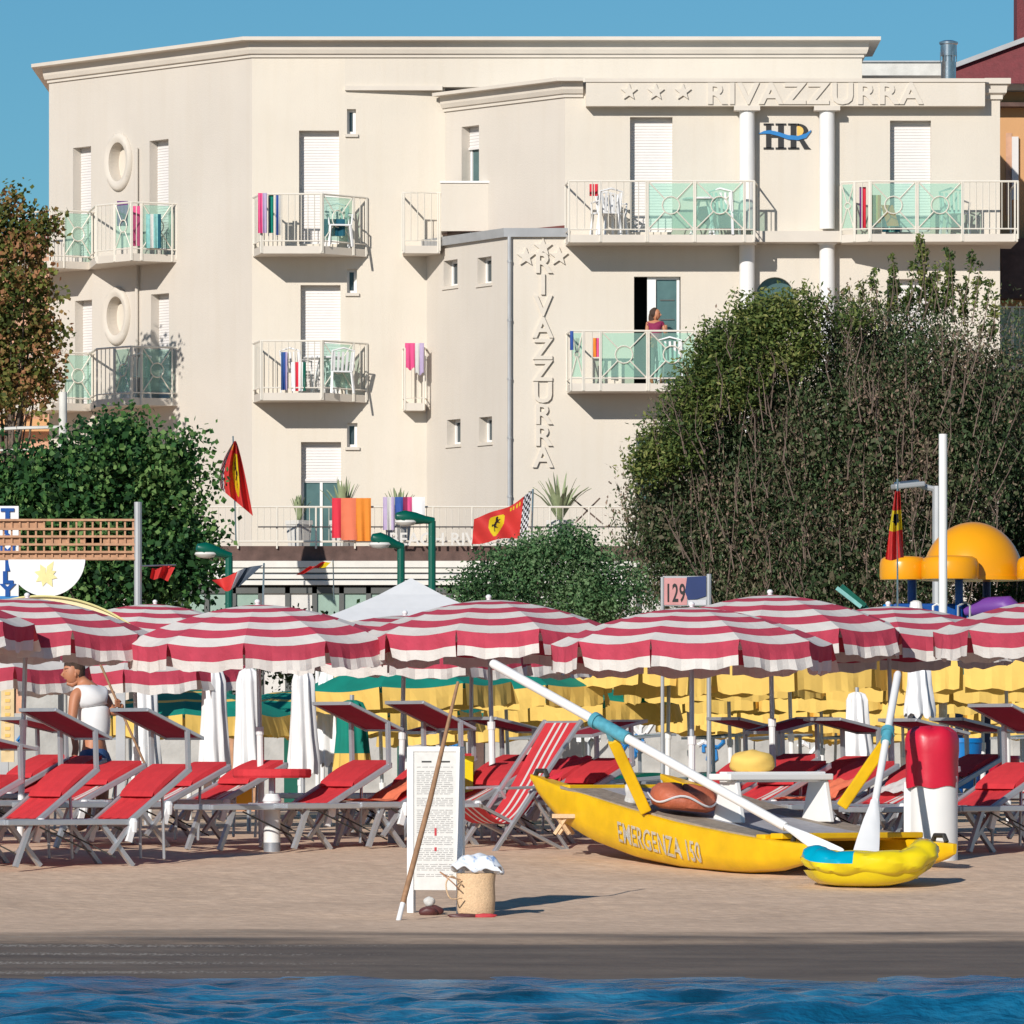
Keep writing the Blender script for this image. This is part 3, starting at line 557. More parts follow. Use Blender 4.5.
for i,(px,D,z,a,lb) in enumerate(spots):
    c=pc if i==0 else copytree(pc); c.location=(X(px,D),D,z); c.rotation_euler=(0,0,R(a))
    if lb: c['label']=lb
def ptable(px,D,z,lb):
    mb=MB(); mb.lathe((X(px,D),D,z),[(.40,.70),(.41,.72),(.40,.735)],'white',20); 
    for k in range(4): a=k*math.pi/2+.7; mb.tube([(X(px,D)+.1*math.cos(a),D+.1*math.sin(a),z+.70),(X(px,D)+.33*math.cos(a),D+.33*math.sin(a),z)],.02,'white',6)
    solo(mb,'plastic_table',lb,'table','white plastic tables on the balconies')
ptable(324,139.5,ZM-.03,'round white table on the middle floor balcony under the shutter'); ptable(703,136.4,ZT-.045,'round white table behind glass on the wide top balcony')
# ---------- veranda / terrace
ver=hotel
mb=MB(); tz=Z(546,130)
mb.box(X(120,130),X(700,130),130,140-.3,tz-.28,tz,'brownstrip'); mb.build('terrace_slab',ver)
mb=MB(); zz=tz-.28; mb.box(X(120,130),X(700,130),129.86,130.0,zz-.12,zz+.0,'veranda')
for k in range(3): mb.box(X(120,130),X(700,130),129.9-.0,130.0,zz-.12-.115*(k+1)+.02,zz-.12-.115*k-.02,'veranda'); mb.box(X(120,130),X(700,130),129.95,130.0,zz-.12-.115*k-.02,zz-.12-.115*k,'gutter')
mb.build('veranda_fascia',ver)
mb=MB(); zb=zz-.48
x=150
while x<700: mb.box(X(x,130),X(x+5,130),130.0,130.1,.74,zb,'mullion'); x+=27
mb.box(X(120,130),X(700,130),130.0,130.1,zb-.12,zb,'mullion'); mb.build('veranda_frame',ver)
x=155;i=0
while x<690:
    mb=MB(); mb.box(X(x,130),X(x+22,130),130.05,130.07,1.0,zb-.12,'panelgreen' if i in (0,1,2,3,6,7,8) else 'panelwhite'); mb.build('veranda_panel',ver); x+=27; i+=1
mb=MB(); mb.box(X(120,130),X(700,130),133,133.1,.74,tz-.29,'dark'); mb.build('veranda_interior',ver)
mb=MB(); zr=Z(507,129.95); zl=Z(527,129.95)
mb.tube([(X(150,129.95),129.95,zr),(X(640,129.95),129.95,zr)],.02,'railcream',5); mb.tube([(X(258,129.9),129.9,zl),(X(640,129.9),129.9,zl)],.012,'rope',4)
mb.tube([(X(150,129.95),129.95,tz+.08),(X(640,129.95),129.95,tz+.08)],.02,'railcream',5)
x=160
while x<640:
    mb.tube([(X(x,129.95),129.95,tz-.05),(X(x,129.95),129.95,zr)],.02,'railcream',5); x+=39
x=160
while x<640:
    mb.tube([(X(x,129.95),129.95,tz+.08),(X(x,129.95),129.95,zr)],.006,'railcream',4,False); x+=6.5
mb.build('terrace_railing',ver)
mb=MB(); text(mb,'BEACH RIVAZZURRA',.33,(X(389,129.8),129.8,Z(545,129.8)),'panelwhite',.01,.004,sx=.98,spacing=1.02); mb.build('terrace_lettering',ver)
cloth('towel',332,341,498,538,129.85,'hotred','crimson towel at the left end of the terrace rail','towel',1)
cloth('towel',341,357,498,540,129.84,'orangecloth','red-orange towel hung between crimson and orange towels','towel',1)
cloth('towel',356,371,498,541,129.83,'orange','bright orange towel on the terrace rail','towel',2)
cloth('towel',383,394.5,497,530,129.85,'whitecloth','pale lilac towel on the terrace rail beside the blue towel','towel',2,mats=['lilac','whitecloth','lilac'])
cloth('towel',395,403,497,515,129.84,'bluetowel','royal blue towel on the terrace rail','towel',1)
cloth('towel',403,412,497,512,129.83,'magenta','magenta towel on the terrace rail','towel',1,mats=['magenta','pink'])
cloth('towel',412,425,497,522,129.82,'white','white towel on the terrace rail beside the magenta towel','towel',1)
def agave(px,D,zb,h,n,label,pot=True,spread=.6):
    t=T('potted_agave',label,'plant',(X(px,D),D,zb)); 
    if pot:
        mb=MB(); mb.lathe((X(px,D),D,zb),[(.20,0),(.24,.42),(.26,.42),(.26,.5),(.22,.5),(.2,.42)],'terrapot',4); mb.build('planter',t)
    mb=MB(); base=Vector((X(px,D),D,zb+(.46 if pot else 0)))
    for k in range(n):
        a=k*2.4; e=random.uniform(.15,1)*spread; d=Vector((math.cos(a)*e,math.sin(a)*e,0)); pts=[base+d*h*t_+Vector((0,0,h*(t_*1.25-.45*e*1.6*t_*t_))) for t_ in (0,.3,.6,.85,1)]
        side=Vector((-math.sin(a),math.cos(a),0)); ws=[.03,.045,.035,.02,.003]; vs=[]
        for p_,w_ in zip(pts,ws): vs+=[p_-side*w_,p_+Vector((0,0,-.012)),p_+side*w_]
        mb.add(vs,[(3*i+j,3*i+j+1,3*i+j+4,3*i+j+3) for i in range(4) for j in range(2)],'agave')
    mb.build('leaves',t)
mk('agave',(.34,.40,.22),.5,.3,8); 
agave(299,130.8,tz,.45,16,'small spiky plant in a white planter left of the towels'); agave(343,130.8,tz,.75,18,'taller spiky plant in a white planter before the orange towels')
agave(398,130.8,tz,.6,14,'reddish spiky plant in a white planter behind the street lamps'); agave(560,130.6,tz,.85,24,'large agave with long curved leaves on the terrace',True,.9)
mb=MB(); yy=130.8
for (a,b_) in (((572,498),(603,524)),((575,523),(600,498))): mb.tube([P(*a,yy),P(*b_,yy)],.016,'twig',5)
mb.build('trellis_strut',hotel)
# orange house and pink house
oh=T('orange_house','orange rendered house with dark red roof right of the hotel','house',(X(1050,150),150,.75))
mb=MB(); mb.box(X(985,150),X(1200,150),150,160,.75,Z(92,150),'orangewall'); mb.build('wall',oh)
mb=MB(); mb.box(X(975,149.6),X(1210,149.6),149.6,150,Z(108,150),Z(104,150),'brownstrip'); mb.box(X(975,149.5),X(1210,149.5),149.5,150.2,Z(92,150),Z(86,150),'roofwhite')
mb.box(X(1000,149.9),X(1200,149.9),149.4,149.99,Z(300,150),Z(240,150),'brownstrip'); mb.build('cornice',oh)  # tall brown box: shade on the house wall put into colour
mb=MB(); mb.add([P(915,82,150),P(1180,-16,150),P(1180,85,149),P(915,83,149),P(915,82,156),P(1180,-16,156)],[(0,1,2,3),(0,4,5,1),(2,1,5)],'redroof'); mb.beam(P(913,81,149.9),P(1180,-18,149.9),.12,.1,'gutter'); rf=mb.build('roof',oh)
mb=MB(); mb.box(X(1017,151),X(1050,151),151,152,Z(60,151),Z(-20,151),'redroof'); mb.build('chimney',rf)
mb=MB(); mb.box(X(1012,149.9),X(1018.5,149.9),149.9,150.01,Z(200,150),Z(137,150),'shutter'); mb.box(X(1006,149.95),X(1012,149.95),149.98,150.01,Z(215,150),Z(133,150),'pinkwall'); mb.build('window',oh)
balcony(oh,[(X(994,147),150),(X(994,147),147.5),(X(1100,147),147.5),(X(1100,147),150)],Z(364,147.5),[(995,1012,'xg'),(1013,1040,'bg')],1.2)
mb=MB(); mb.box(X(858,146),X(945,146),145,147,Z(80,146),Z(67,146),'roofwhite'); mb.box(X(856,146),X(947,146),144.95,147.05,Z(67,146),Z(65.5,146),'gutter'); mb.build('roof_box',hotel)
mb=MB(); D=141.5; c=(X(948.5,D),D,0); mb.lathe(c,[(.155,Z(84,D)),(.155,Z(62,D))],'steel',16); mb.lathe(c,[(.13,Z(62,D)),(.13,Z(55,D))],'steel',16); mb.lathe(c,[(.165,Z(56,D)),(.165,Z(45,D)),(.19,Z(44,D)),(.19,Z(42,D)),(.1,Z(40.5,D))],'steel',16)
for k in range(6): a=k*math.pi/3; mb.tube([(c[0]+.16*math.cos(a),c[1]+.16*math.sin(a),Z(62,D)),(c[0]+.16*math.cos(a),c[1]+.16*math.sin(a),Z(52,D))],.012,'steel',5)
mb.build('flue',hotel,smooth=True)
ph=T('pink_house','salmon brick house showing through the leaves at the left','house',(X(0,152),152,.75))
mb=MB(); mb.box(X(-120,152),X(52,152),152,160,.75,Z(240,152),'pinkwall'); mb.build('wall',ph)
mb=MB(); mb.box(X(-125,151.8),X(53,151.8),151.6,152,Z(432,152),Z(420,152),'orangewall'); mb.box(X(-125,151.8),X(55,151.8),151.6,160,Z(240,152),Z(235,152),'redroof'); mb.build('cornice',ph)
# ================= TREES
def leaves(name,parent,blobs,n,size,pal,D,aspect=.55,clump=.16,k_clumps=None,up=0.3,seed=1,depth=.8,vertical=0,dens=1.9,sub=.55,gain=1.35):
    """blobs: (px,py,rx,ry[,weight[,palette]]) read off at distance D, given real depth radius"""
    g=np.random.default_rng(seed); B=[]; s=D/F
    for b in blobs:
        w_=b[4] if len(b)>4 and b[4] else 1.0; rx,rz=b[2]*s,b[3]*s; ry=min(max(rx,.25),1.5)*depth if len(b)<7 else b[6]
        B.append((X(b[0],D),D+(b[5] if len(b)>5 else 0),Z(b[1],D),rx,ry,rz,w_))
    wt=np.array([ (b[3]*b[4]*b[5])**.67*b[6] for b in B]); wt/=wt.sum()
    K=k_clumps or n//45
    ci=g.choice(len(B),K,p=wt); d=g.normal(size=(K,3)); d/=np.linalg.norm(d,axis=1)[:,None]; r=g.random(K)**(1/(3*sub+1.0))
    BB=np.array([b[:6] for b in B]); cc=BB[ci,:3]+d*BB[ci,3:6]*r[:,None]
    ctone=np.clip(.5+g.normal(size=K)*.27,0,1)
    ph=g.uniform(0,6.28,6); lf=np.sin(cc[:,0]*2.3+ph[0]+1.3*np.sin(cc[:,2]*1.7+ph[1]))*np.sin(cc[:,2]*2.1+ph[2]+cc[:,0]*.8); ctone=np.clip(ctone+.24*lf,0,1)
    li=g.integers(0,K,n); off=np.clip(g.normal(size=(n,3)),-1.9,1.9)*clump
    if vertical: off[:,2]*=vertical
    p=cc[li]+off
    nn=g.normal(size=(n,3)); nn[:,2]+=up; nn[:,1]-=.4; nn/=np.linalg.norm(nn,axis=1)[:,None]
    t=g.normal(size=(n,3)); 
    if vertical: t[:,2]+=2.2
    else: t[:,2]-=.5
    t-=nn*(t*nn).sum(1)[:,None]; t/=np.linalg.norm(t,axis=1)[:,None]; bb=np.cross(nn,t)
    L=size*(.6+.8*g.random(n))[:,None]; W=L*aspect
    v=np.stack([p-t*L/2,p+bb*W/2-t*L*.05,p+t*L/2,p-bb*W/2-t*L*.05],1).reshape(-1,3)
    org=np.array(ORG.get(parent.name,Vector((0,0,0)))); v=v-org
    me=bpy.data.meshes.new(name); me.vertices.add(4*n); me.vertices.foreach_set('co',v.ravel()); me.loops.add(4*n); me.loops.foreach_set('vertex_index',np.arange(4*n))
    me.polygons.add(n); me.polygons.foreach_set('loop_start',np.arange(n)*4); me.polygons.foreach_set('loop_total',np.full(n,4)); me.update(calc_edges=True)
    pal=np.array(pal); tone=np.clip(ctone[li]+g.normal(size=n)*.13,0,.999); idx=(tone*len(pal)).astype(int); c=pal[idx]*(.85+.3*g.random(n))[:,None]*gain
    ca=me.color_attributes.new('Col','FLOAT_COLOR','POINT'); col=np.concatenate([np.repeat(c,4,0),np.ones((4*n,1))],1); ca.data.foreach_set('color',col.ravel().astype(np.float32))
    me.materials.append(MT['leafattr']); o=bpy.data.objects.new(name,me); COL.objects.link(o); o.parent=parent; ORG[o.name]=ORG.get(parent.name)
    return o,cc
def limbs(parent,base,ccs,n,r0,seed,name='trunk',m='bark',tips=.006,fork=None):
    rr=random.Random(seed); mb=MB(); base=Vector(base); 
    top=base+Vector((rr.uniform(-.1,.1),0,fork or 1.2)); mb.tube([base,base.lerp(top,.5)+Vector((.04,.02,0)),top],[r0,r0*.85,r0*.7],m,9)
    for c in rr.sample(list(map(tuple,ccs)),min(n,len(ccs))):
        c=Vector(c); mid=top.lerp(c,.5)+Vector((rr.uniform(-.15,.15),rr.uniform(-.15,.15),rr.uniform(-.05,.25)))
        q=top.lerp(c,.25)+Vector((rr.uniform(-.1,.1),0,.08)); q2=top.lerp(c,.78)+Vector((rr.uniform(-.1,.1),rr.uniform(-.1,.1),.1))
        mb.tube([top,q,mid,q2,c],[r0*.32,r0*.22,r0*.13,r0*.07,tips],m,5,False)
    o=mb.build(name,parent,smooth=True); return o
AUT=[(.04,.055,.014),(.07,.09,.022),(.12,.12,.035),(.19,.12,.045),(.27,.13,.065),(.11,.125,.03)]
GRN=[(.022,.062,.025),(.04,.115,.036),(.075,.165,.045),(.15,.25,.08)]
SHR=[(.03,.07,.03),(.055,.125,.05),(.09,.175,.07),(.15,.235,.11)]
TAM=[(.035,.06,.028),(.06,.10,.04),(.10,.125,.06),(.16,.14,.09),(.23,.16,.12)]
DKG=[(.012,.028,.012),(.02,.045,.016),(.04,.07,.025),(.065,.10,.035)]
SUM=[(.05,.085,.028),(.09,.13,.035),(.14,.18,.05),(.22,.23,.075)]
DD=137.5
t=T('autumn_tree','olive and russet leaved tree beside the hotel corner, tallest at the picture edge','tree',(X(5,DD),DD,.75))
o,cc=leaves('crown',t,[(5,235,30,38),(30,250,26,45),(5,310,42,60),(38,330,22,50),(10,385,45,50),(-35,300,50,110),(52,222,9,16,.5),(20,200,8,12,.5),(58,300,8,14,.4),(54,380,14,26)],17000,.105,AUT,DD,.75,.15,seed=3,gain=1.75)
limbs(t,(X(5,DD),DD,.75),cc,26,.2,5,fork=4.5)
D=112.
t=T('green_tree','dense fresh green tree below the autumn tree, left of the hotel wall','tree',(X(90,D),D,.75))
o,cc=leaves('crown',t,[(110,470,70,55),(60,500,70,55),(165,470,38,42),(195,450,20,16,.7),(185,500,30,28,.8),(120,440,35,28),(20,510,60,60),(100,560,90,60),(170,560,45,55),(215,545,22,40,.5),(-30,480,50,70),(205,475,9,14,.5),(30,600,110,50)],30000,.095,GRN,D,.8,.17,seed=4)
limbs(t,(X(90,D),D,.75),cc,30,.2,6,fork=1.4)
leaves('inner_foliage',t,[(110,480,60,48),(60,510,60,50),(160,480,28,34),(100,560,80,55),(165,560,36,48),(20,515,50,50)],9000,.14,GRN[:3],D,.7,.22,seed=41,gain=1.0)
D=108.
t=T('garden_shrub','light green rounded shrub in front of the hotel terrace','shrub',(X(545,D),D,.72))
o,cc=leaves('crown',t,[(545,585,62,50),(500,595,42,42),(590,590,45,48),(555,550,38,22),(520,560,30,20),(470,598,25,26),(600,555,18,20,.6),(566,538,22,12,.6),(620,600,30,40)],24000,.062,SHR,D,.55,.11,seed=5)
limbs(t,(X(545,D),D,.72),cc,30,.12,7,fork=.5)
D=111.
t=T('tamarisk_tree','huge brownish green feathery tree hiding the right half of the hotel base','tree',(X(840,D),D,.72))
bl=[(840,420,90,95),(760,450,75,90),(920,400,70,95),(880,365,75,55),(700,520,60,80),(800,520,95,100),(900,500,85,100),(960,460,60,110),(840,335,50,26,.6),(910,350,34,30,.5),(950,355,28,34,.5),(985,366,18,40,.45),(870,342,26,20,.4),(1010,380,30,70,.6),(740,590,90,50),(850,600,120,50),(665,500,42,42),(652,555,38,45),(700,450,50,60),(745,380,40,50),(638,525,14,22,.6)]
o,cc=leaves('crown',t,bl,190000,.068,TAM,D,.42,.19,seed=6,vertical=1.5,k_clumps=2600,gain=1.6)
limbs(t,(X(840,D),D,.72),cc,4,.07,8,fork=.8,m='twig')
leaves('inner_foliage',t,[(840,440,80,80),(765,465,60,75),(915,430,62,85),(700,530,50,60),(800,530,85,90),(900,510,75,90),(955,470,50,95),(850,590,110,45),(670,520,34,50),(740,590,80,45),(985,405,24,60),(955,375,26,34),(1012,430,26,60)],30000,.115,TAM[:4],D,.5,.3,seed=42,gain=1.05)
mbs=MB(); rr=random.Random(12); sh=[]
for px,y0,y1,ln in ((878,300,268,-3),(890,300,262,2),(899,300,256,-4),(908,300,262,3),(918,300,250,4),(926,300,236,-3),(934,300,262,2),(944,305,258,3),(953,305,248,-2),(962,300,252,5),(972,310,262,4),(982,320,280,4),(868,305,284,-4),(855,312,292,-3),(990,330,296,3),(905,300,278,6),(940,300,276,-5),(885,310,288,5),(965,312,282,-4),(838,300,288,3),(922,310,270,8)):
    a=P(px,y0+12,D-rr.uniform(0,.6)); b=P(px+ln*2,y1,D-.3); mbs.tube([a,a.lerp(b,.5)+Vector((.02,0,0)),b],[.012,.008,.003],'twig',4,False)
    for k in range(int((y0+12-y1)/2.2)): f=rr.uniform(.0,1); c_=a.lerp(b,f); sh.append((512+c_.x/c_.y*F,HOR-(c_.z-EYE)/c_.y*F,3.2,2.6))
mbs.build('shoots',t)
leaves('shoot_foliage',t,sh,4200,.085,SUM,D,.45,.035,k_clumps=700,seed=77,depth=.3)
# bare twigs fanning over the crown's near side
mb=MB(); rr=random.Random(4)
for k in range(150):
    px=rr.uniform(650,1010); py=rr.uniform(330,600); 
    if (px-840)**2/190**2+(py-470)**2/180**2>1: continue
    h=rr.uniform(20,75); lean=(px-840)/190*rr.uniform(.1,.5)*h+rr.uniform(-10,10); y=D-1.25+rr.uniform(-.2,.5)-.0
    p0=P(px-lean*.5,py+h/2,y); p2=P(px+lean*.5,py-h/2,y+.15); p1=(p0+p2)/2+Vector((rr.uniform(-.08,.08),0,0)); mb.tube([p0,p1,p2],[.012,.008,.003],'twig',4,False)
    for j in range(4):
        q=p0.lerp(p2,rr.uniform(.25,.9)); mb.tube([q,q+Vector((rr.uniform(-.22,.22),rr.uniform(-.1,.1),rr.uniform(.12,.36)))],[.005,.002],'twig',3,False)
mb.build('twigs',t)
D=110.2
t=T('sumac_tree','light green tree with drooping leaflets reaching left over the hotel balcony','tree',(X(705,D),D,.72))
bl=[(760,320,34,22),(800,312,30,16,.8),(725,345,26,18),(705,370,24,20,.8),(690,400,22,18,.8),(735,380,30,26,.8),(672,440,34,26),(648,462,18,18,.7),(780,350,40,24,.8),(850,318,22,18,.5)]
o,cc=leaves('crown',t,bl,26000,.085,SUM,D,.42,.14,seed=8,up=1.0)
limbs(t,(X(705,D),D,.72),cc,5,.06,9,fork=.9,m='twig')
D=113.
t=T('bay_tree','dark green tree beyond the orange play dome','tree',(X(1010,D),D,.72))
o,cc=leaves('crown',t,[(1005,420,50,70),(1040,470,50,100),(985,500,50,80),(1030,560,70,80),(960,590,70,50)],26000,.075,DKG,D,.55,.14,seed=9)
limbs(t,(X(1010,D),D,.72),cc,30,.15,10,fork=.9)
# low hedge far left base and behind play area
D=116.
t=T('low_hedge','dark hedge along the promenade behind the rows of parasols','hedge',(X(700,D),D,.75))
o,cc=leaves('foliage',t,[(x,650+random.uniform(-8,8),40,40) for x in range(180,1080,42)],20000,.09,DKG,D,.6,.15,seed=10,depth=.6)
# ================= FLAGS
def inpoly(x,y,poly):
    c=False; n=len(poly); j=n-1
    for i in range(n):
        xi,yi=poly[i]; xj,yj=poly[j]
        if (yi>y)!=(yj>y) and x<(xj-xi)*(y-yi)/(yj-yi)+xi: c=not c
        j=i
    return c
HORSE=[(.44,.80),(.50,.86),(.55,.85),(.58,.80),(.56,.74),(.62,.70),(.70,.73),(.72,.70),(.66,.65),(.60,.64),(.63,.58),(.70,.56),(.71,.53),(.62,.53),(.56,.57),(.52,.52),(.50,.44),(.56,.38),(.62,.36),(.60,.32),(.54,.34),(.47,.38),(.46,.30),(.50,.22),(.46,.20),(.42,.28),(.40,.40),(.38,.48),(.30,.44),(.26,.52),(.30,.60),(.33,.52),(.40,.56),(.44,.64),(.46,.72)]
def shield(u,v): # u,v local 0..1
    if v>.5: return abs(u-.5)<.44-max(0,v-.9)*1.2 and v<.97
    return abs(u-.5)<.44*math.sqrt(max(0,v/.5))**1.2
def flag_col(u,v):
    if u>.86: return 'black' if (int(u/.035)+int(v/.07))%2 else 'flagwhite'
    su=(u-.26)/.30; sv=(v-.12)/.70
    if 0<su<1 and 0<sv<1 and shield(su,sv):
        return 'black' if inpoly(su*.9+.05,sv*.92+.0,HORSE) else 'flagyellow'
    if .62<u<.82 and .84<v<.93 and math.sin(u*120)>0: return 'flagyellow'
    return 'flagred'
def emblemflag(name,label,D,shape,nu=84,nv=60,colf=flag_col,pole=None,cat='flag'):
    t=T(name,label,cat,tuple(pole[1]) if pole else (0,D,0)); mb=MB(); vs=[]
    for j in range(nv+1):
        for i in range(nu+1):
            u,v=i/nu,j/nv; px,py,dy=shape(u,v); vs.append(P(px,py,D+dy))
    g={}
    for j in range(nv):
        for i in range(nu): g.setdefault(colf((i+.5)/nu,(j+.5)/nv),[]).append((j*(nu+1)+i,j*(nu+1)+i+1,(j+1)*(nu+1)+i+1,(j+1)*(nu+1)+i))
    mb.v=[tuple(v) for v in vs]
    for m,fs in g.items():
        k=mb.mi(m)
        for f in fs: mb.f.append(f); mb.fm.append(k)
    mb.build('cloth',t,smooth=True)
    if pole: p=MB(); p.tube([pole[1],pole[0]],.02 if len(pole)<3 else pole[2],'steel',6); p.build('pole',t)
    return t
def lerp(a,b,t): return a+(b-a)*t
def shA(u,v):
    # quad corners: top-left(484,519) top-right(532,492) bottom-right(526,537) bottom-left(472,543)
    tx,ty=lerp(474,532,u),lerp(519,492,u)+4*math.sin(u*3.1)-1.0; bx,by=lerp(472,527,u),lerp(544,536,u)
    return lerp(bx,tx,v),lerp(by,ty,v)+1.2*math.sin(u*9+v*2),.10*math.sin(u*10+v*4)
emblemflag('flag','red flag with yellow shield and rearing black horse spread above the shrub',127.0,shA,pole=(P(533,489,127),P(530,600,127)))
def shB(u,v):
    # hangs from pole top (233,441): u 1 = hoist (checker, left), 0 = fly (lower right)
    a=lerp(0,1,1-v)
    x0=lerp(234.5,208.5,a**1.1)if True else 0; 
    hx,hy=lerp(235,226,a),lerp(443,492,a)   # left edge goes down to (226,487)
    lx,ly=lerp(234,225,a)-9*math.sin(a*2.6)*.9,lerp(441,489,a)
    fx,fy=lerp(236,253,a**.8),lerp(441,516,a)
    t_=1-u; return lerp(lx,fx,t_),lerp(ly,fy,t_**1.0)+0,.12*math.sin(t_*16)
emblemflag('flag','red flag with chequered edge hanging limp near the hotel corner',127.,shB,pole=(P(233,436,127.35),P(236,545,127.35),.015))
def colC(u,v):
    if .42<v<.72: return 'black' if (.5<v<.64 and abs(u-.5)<.2+.12*math.sin(v*70)) or (.58<v<.66 and .2<u<.7) else 'flagyellow'
    return 'flagred'
def shC(u,v):
    w=lerp(18.5,5,v); c=lerp(894.5,897.5,v); return c-w/2+w*u,lerp(559,491,v)+1.5*math.sin(u*5)*(1-v),.06*math.sin(u*14+v*3)
emblemflag('flag','narrow red and yellow flag drooping under the grey street lamp',82.,shC,30,60,colC,pole=(P(897.5,479,82),P(897.5,640,82),.012))
def small(name,label,pts,D,cols,pole):
    def sh(u,v):
        (ax,ay),(bx,by),(cx,cy),(dx,dy)=pts  # BL BR TR TL
        return lerp(lerp(ax,bx,u),lerp(dx,cx,u),v),lerp(lerp(ay,by,u),lerp(dy,cy,u),v)+1.2*math.sin(u*8),.08*math.sin(u*11)
    emblemflag(name,label,D,sh,24,14,lambda u,v: cols[min(len(cols)-1,int(u*len(cols)))],pole=pole)
small('pennant','small plain red pennant flying right of the trellis pole',[(150,578),(168,580),(175,566),(152,568)],80.,['flagred'],(P(176,565,80.),P(140,566,80.),.01))
def colD(u,v): return 'flagred' if u<.52 else ('flagwhite' if u<.66 else 'darkgrey')
mk('darkgrey',(.06,.08,.11),.7,.1)
emblemflag('flag','red, white and dark flag folded beside the leftmost green lamp',96.,lambda u,v:(lerp(lerp(222,240,u),lerp(212,263,u),v),lerp(lerp(588,599,u)-14*u*u,lerp(580,564,u),v)+1.5*math.sin(u*7),.08*math.sin(u*10)),24,20,colD,pole=(P(264,563,96.),P(262,640,96.),.015))
small('pennant','red pennant with yellow tip lying along the veranda fascia',[(296,575),(326,566),(331,561),(310,566)],120.,['flagred','flagred','hotred','flagyellow'],(P(333,560,120.),P(334,600,120.),.012))
# ================= STREET LAMPS
def glamp(px,py,ex,ey,label,D):
    # pole top at (px,py), head reaching to (ex,ey)
    t=T('street_lamp',label,'street lamp',(X(px,D),D,.72),0,'green street lamps on the promenade')
    m=MB(); m.tube([(X(px,D),D,.72),(X(px,D),D,Z(py,D))],.055,'greenpaint',10); m.build('pole',t)
    h=MB(); a=P(px+2,py,D); b=P(ex,ey,D-.15); d=(b-a); 
    pts=[a,a+d*.25,a+d*.5,a+d*.8,b]; h.tube(pts,[.05,.06,.09,.10,.05],'greenpaint',10); h.build('lamp_head',t,smooth=True)
    g=MB(); c=a+d*.74+Vector((0,0,-.07)); g.lathe(c,[(.02,-.055),(.07,-.04),(.10,0),(.09,.03)],'panelwhite',12,sx=1.6); g.build('lamp_glass',t,smooth=True)
glamp(229,556,197,547,'green street lamp on the left, drooping head against the green tree',98.)
glamp(401,547,372,537,'lower green street lamp of the pair before the towels',97.)
glamp(432,521,396,516,'taller green street lamp of the pair before the towels',99.)
t=T('street_lamp','green lamp tipped at a steep angle above the right parasols','street lamp',tuple(P(866,640,90)),0)
m=MB(); m.tube([P(866,640,90),P(866,608,90),P(860,603,90)],.04,'greenpaint',8); m.build('pole',t)
h=MB(); h.beam(P(864,607,90),P(840,587,90),.14,.10,'greenpaint'); h.build('lamp_head',t); g=MB(); g.beam(P(861,607,89.9),P(836.5,588,89.9),.13,.05,'mint'); g.build('lamp_glass',t)
t=T('street_lamp','grey street lamp with flat head, behind the tall white mast','street lamp',(X(937.5,92),92,.72))
m=MB(); m.tube([(X(937.5,92),92,.72),P(937.5,486,92)],.07,'gutter',10); m.tube([P(937.5,490,92),P(925,487,92),P(918,484,92)],.04,'gutter',8); m.build('pole',t)
h=MB(); h.beam(P(923,484,92),P(893,487,91.9),.24,.07,'gutter'); h.beam(P(917,481.5,92),P(896,484,91.9),.18,.05,'steel'); h.build('lamp_head',t,bevel=.02)
mb=MB(); mb.tube([(X(943,80),80,.7),P(943,434,80)],.048,'whitepaint',12); solo(mb,'mast','tall bare white mast standing in front of the orange play dome','mast',smooth=True)
t=T('utility_pole','pale grey pole carrying two wires between the left trees','pole',(X(63,118),118,.75)); m=MB(); m.tube([(X(63,118),118,.75),P(63,392,118)],[.08,.07],'roofwhite',10); m.build('mast',t,smooth=True)
m=MB(); m.tube([P(63,427,118),P(20,428,118),P(-60,432,118)],.03,'roofwhite',5); m.tube([P(63,450,118),P(10,450,118),P(-60,452,118)],.02,'roofwhite',5); m.build('wires',t)
mk('lily',(.78,.70,.32),.6,.15,14)
# ================= TRELLIS + SIGNS left
D=80.
t=T('trellis_screen','long orange-brown wooden lattice screen high on a grey pole','trellis',(X(138,D),D,.7))
m=MB(); m.tube([(X(138,D),D,.7),P(138,502,D)],.045,'gutter',10); m.build('pole',t); m=MB(); m.tube([(X(-120,D),D,.7),P(-120,502,D)],.045,'gutter',10); m.build('pole',t)
m=MB()
for py in (520,529,536.5,544.5,552,558.5): m.box(X(-120,D),X(135,D),D-.02,D+.0,Z(py+1.1,D),Z(py-1.1,D),'woodlight')
x=-118
while x<135: m.box(X(x-.9,D),X(x+.9,D),D+.001,D+.02,Z(559,D),Z(519,D),'woodlight'); x+=8.1
for (a,b,c,d) in ((-118,45,521,528),(-118,22,537.5,544),(44,70,537.5,544),(86,134,537.5,544),(-118,134,553,558),(80,103,537,543)): m.box(X(a,D),X(b,D),D+.021,D+.03,Z(d,D),Z(c,D),'woodlight')
m.box(X(-118,D),X(135,D),D-.03,D+.03,Z(560.2,D),Z(559.3,D),'wood'); m.build('lattice',t)
D=79.5
t=T('hanging_sign','white half-round sign with a pale yellow lily under the trellis','sign',tuple(P(47,597,D)))
m=MB(); fr=(Vector((0,D,0)),Vector((1,0,0)),Vector((0,-1,0))); s=D/F
cx,cz=X(47,D),Z(558,D); m.flat(fr,[(cx+38.5*s*math.cos(a),cz-38.5*s*math.sin(a)*1.0) for a in np.linspace(0.04,math.pi-.04,30)][::-1],0,.04,'white'); m.build('board',t)
m=MB()
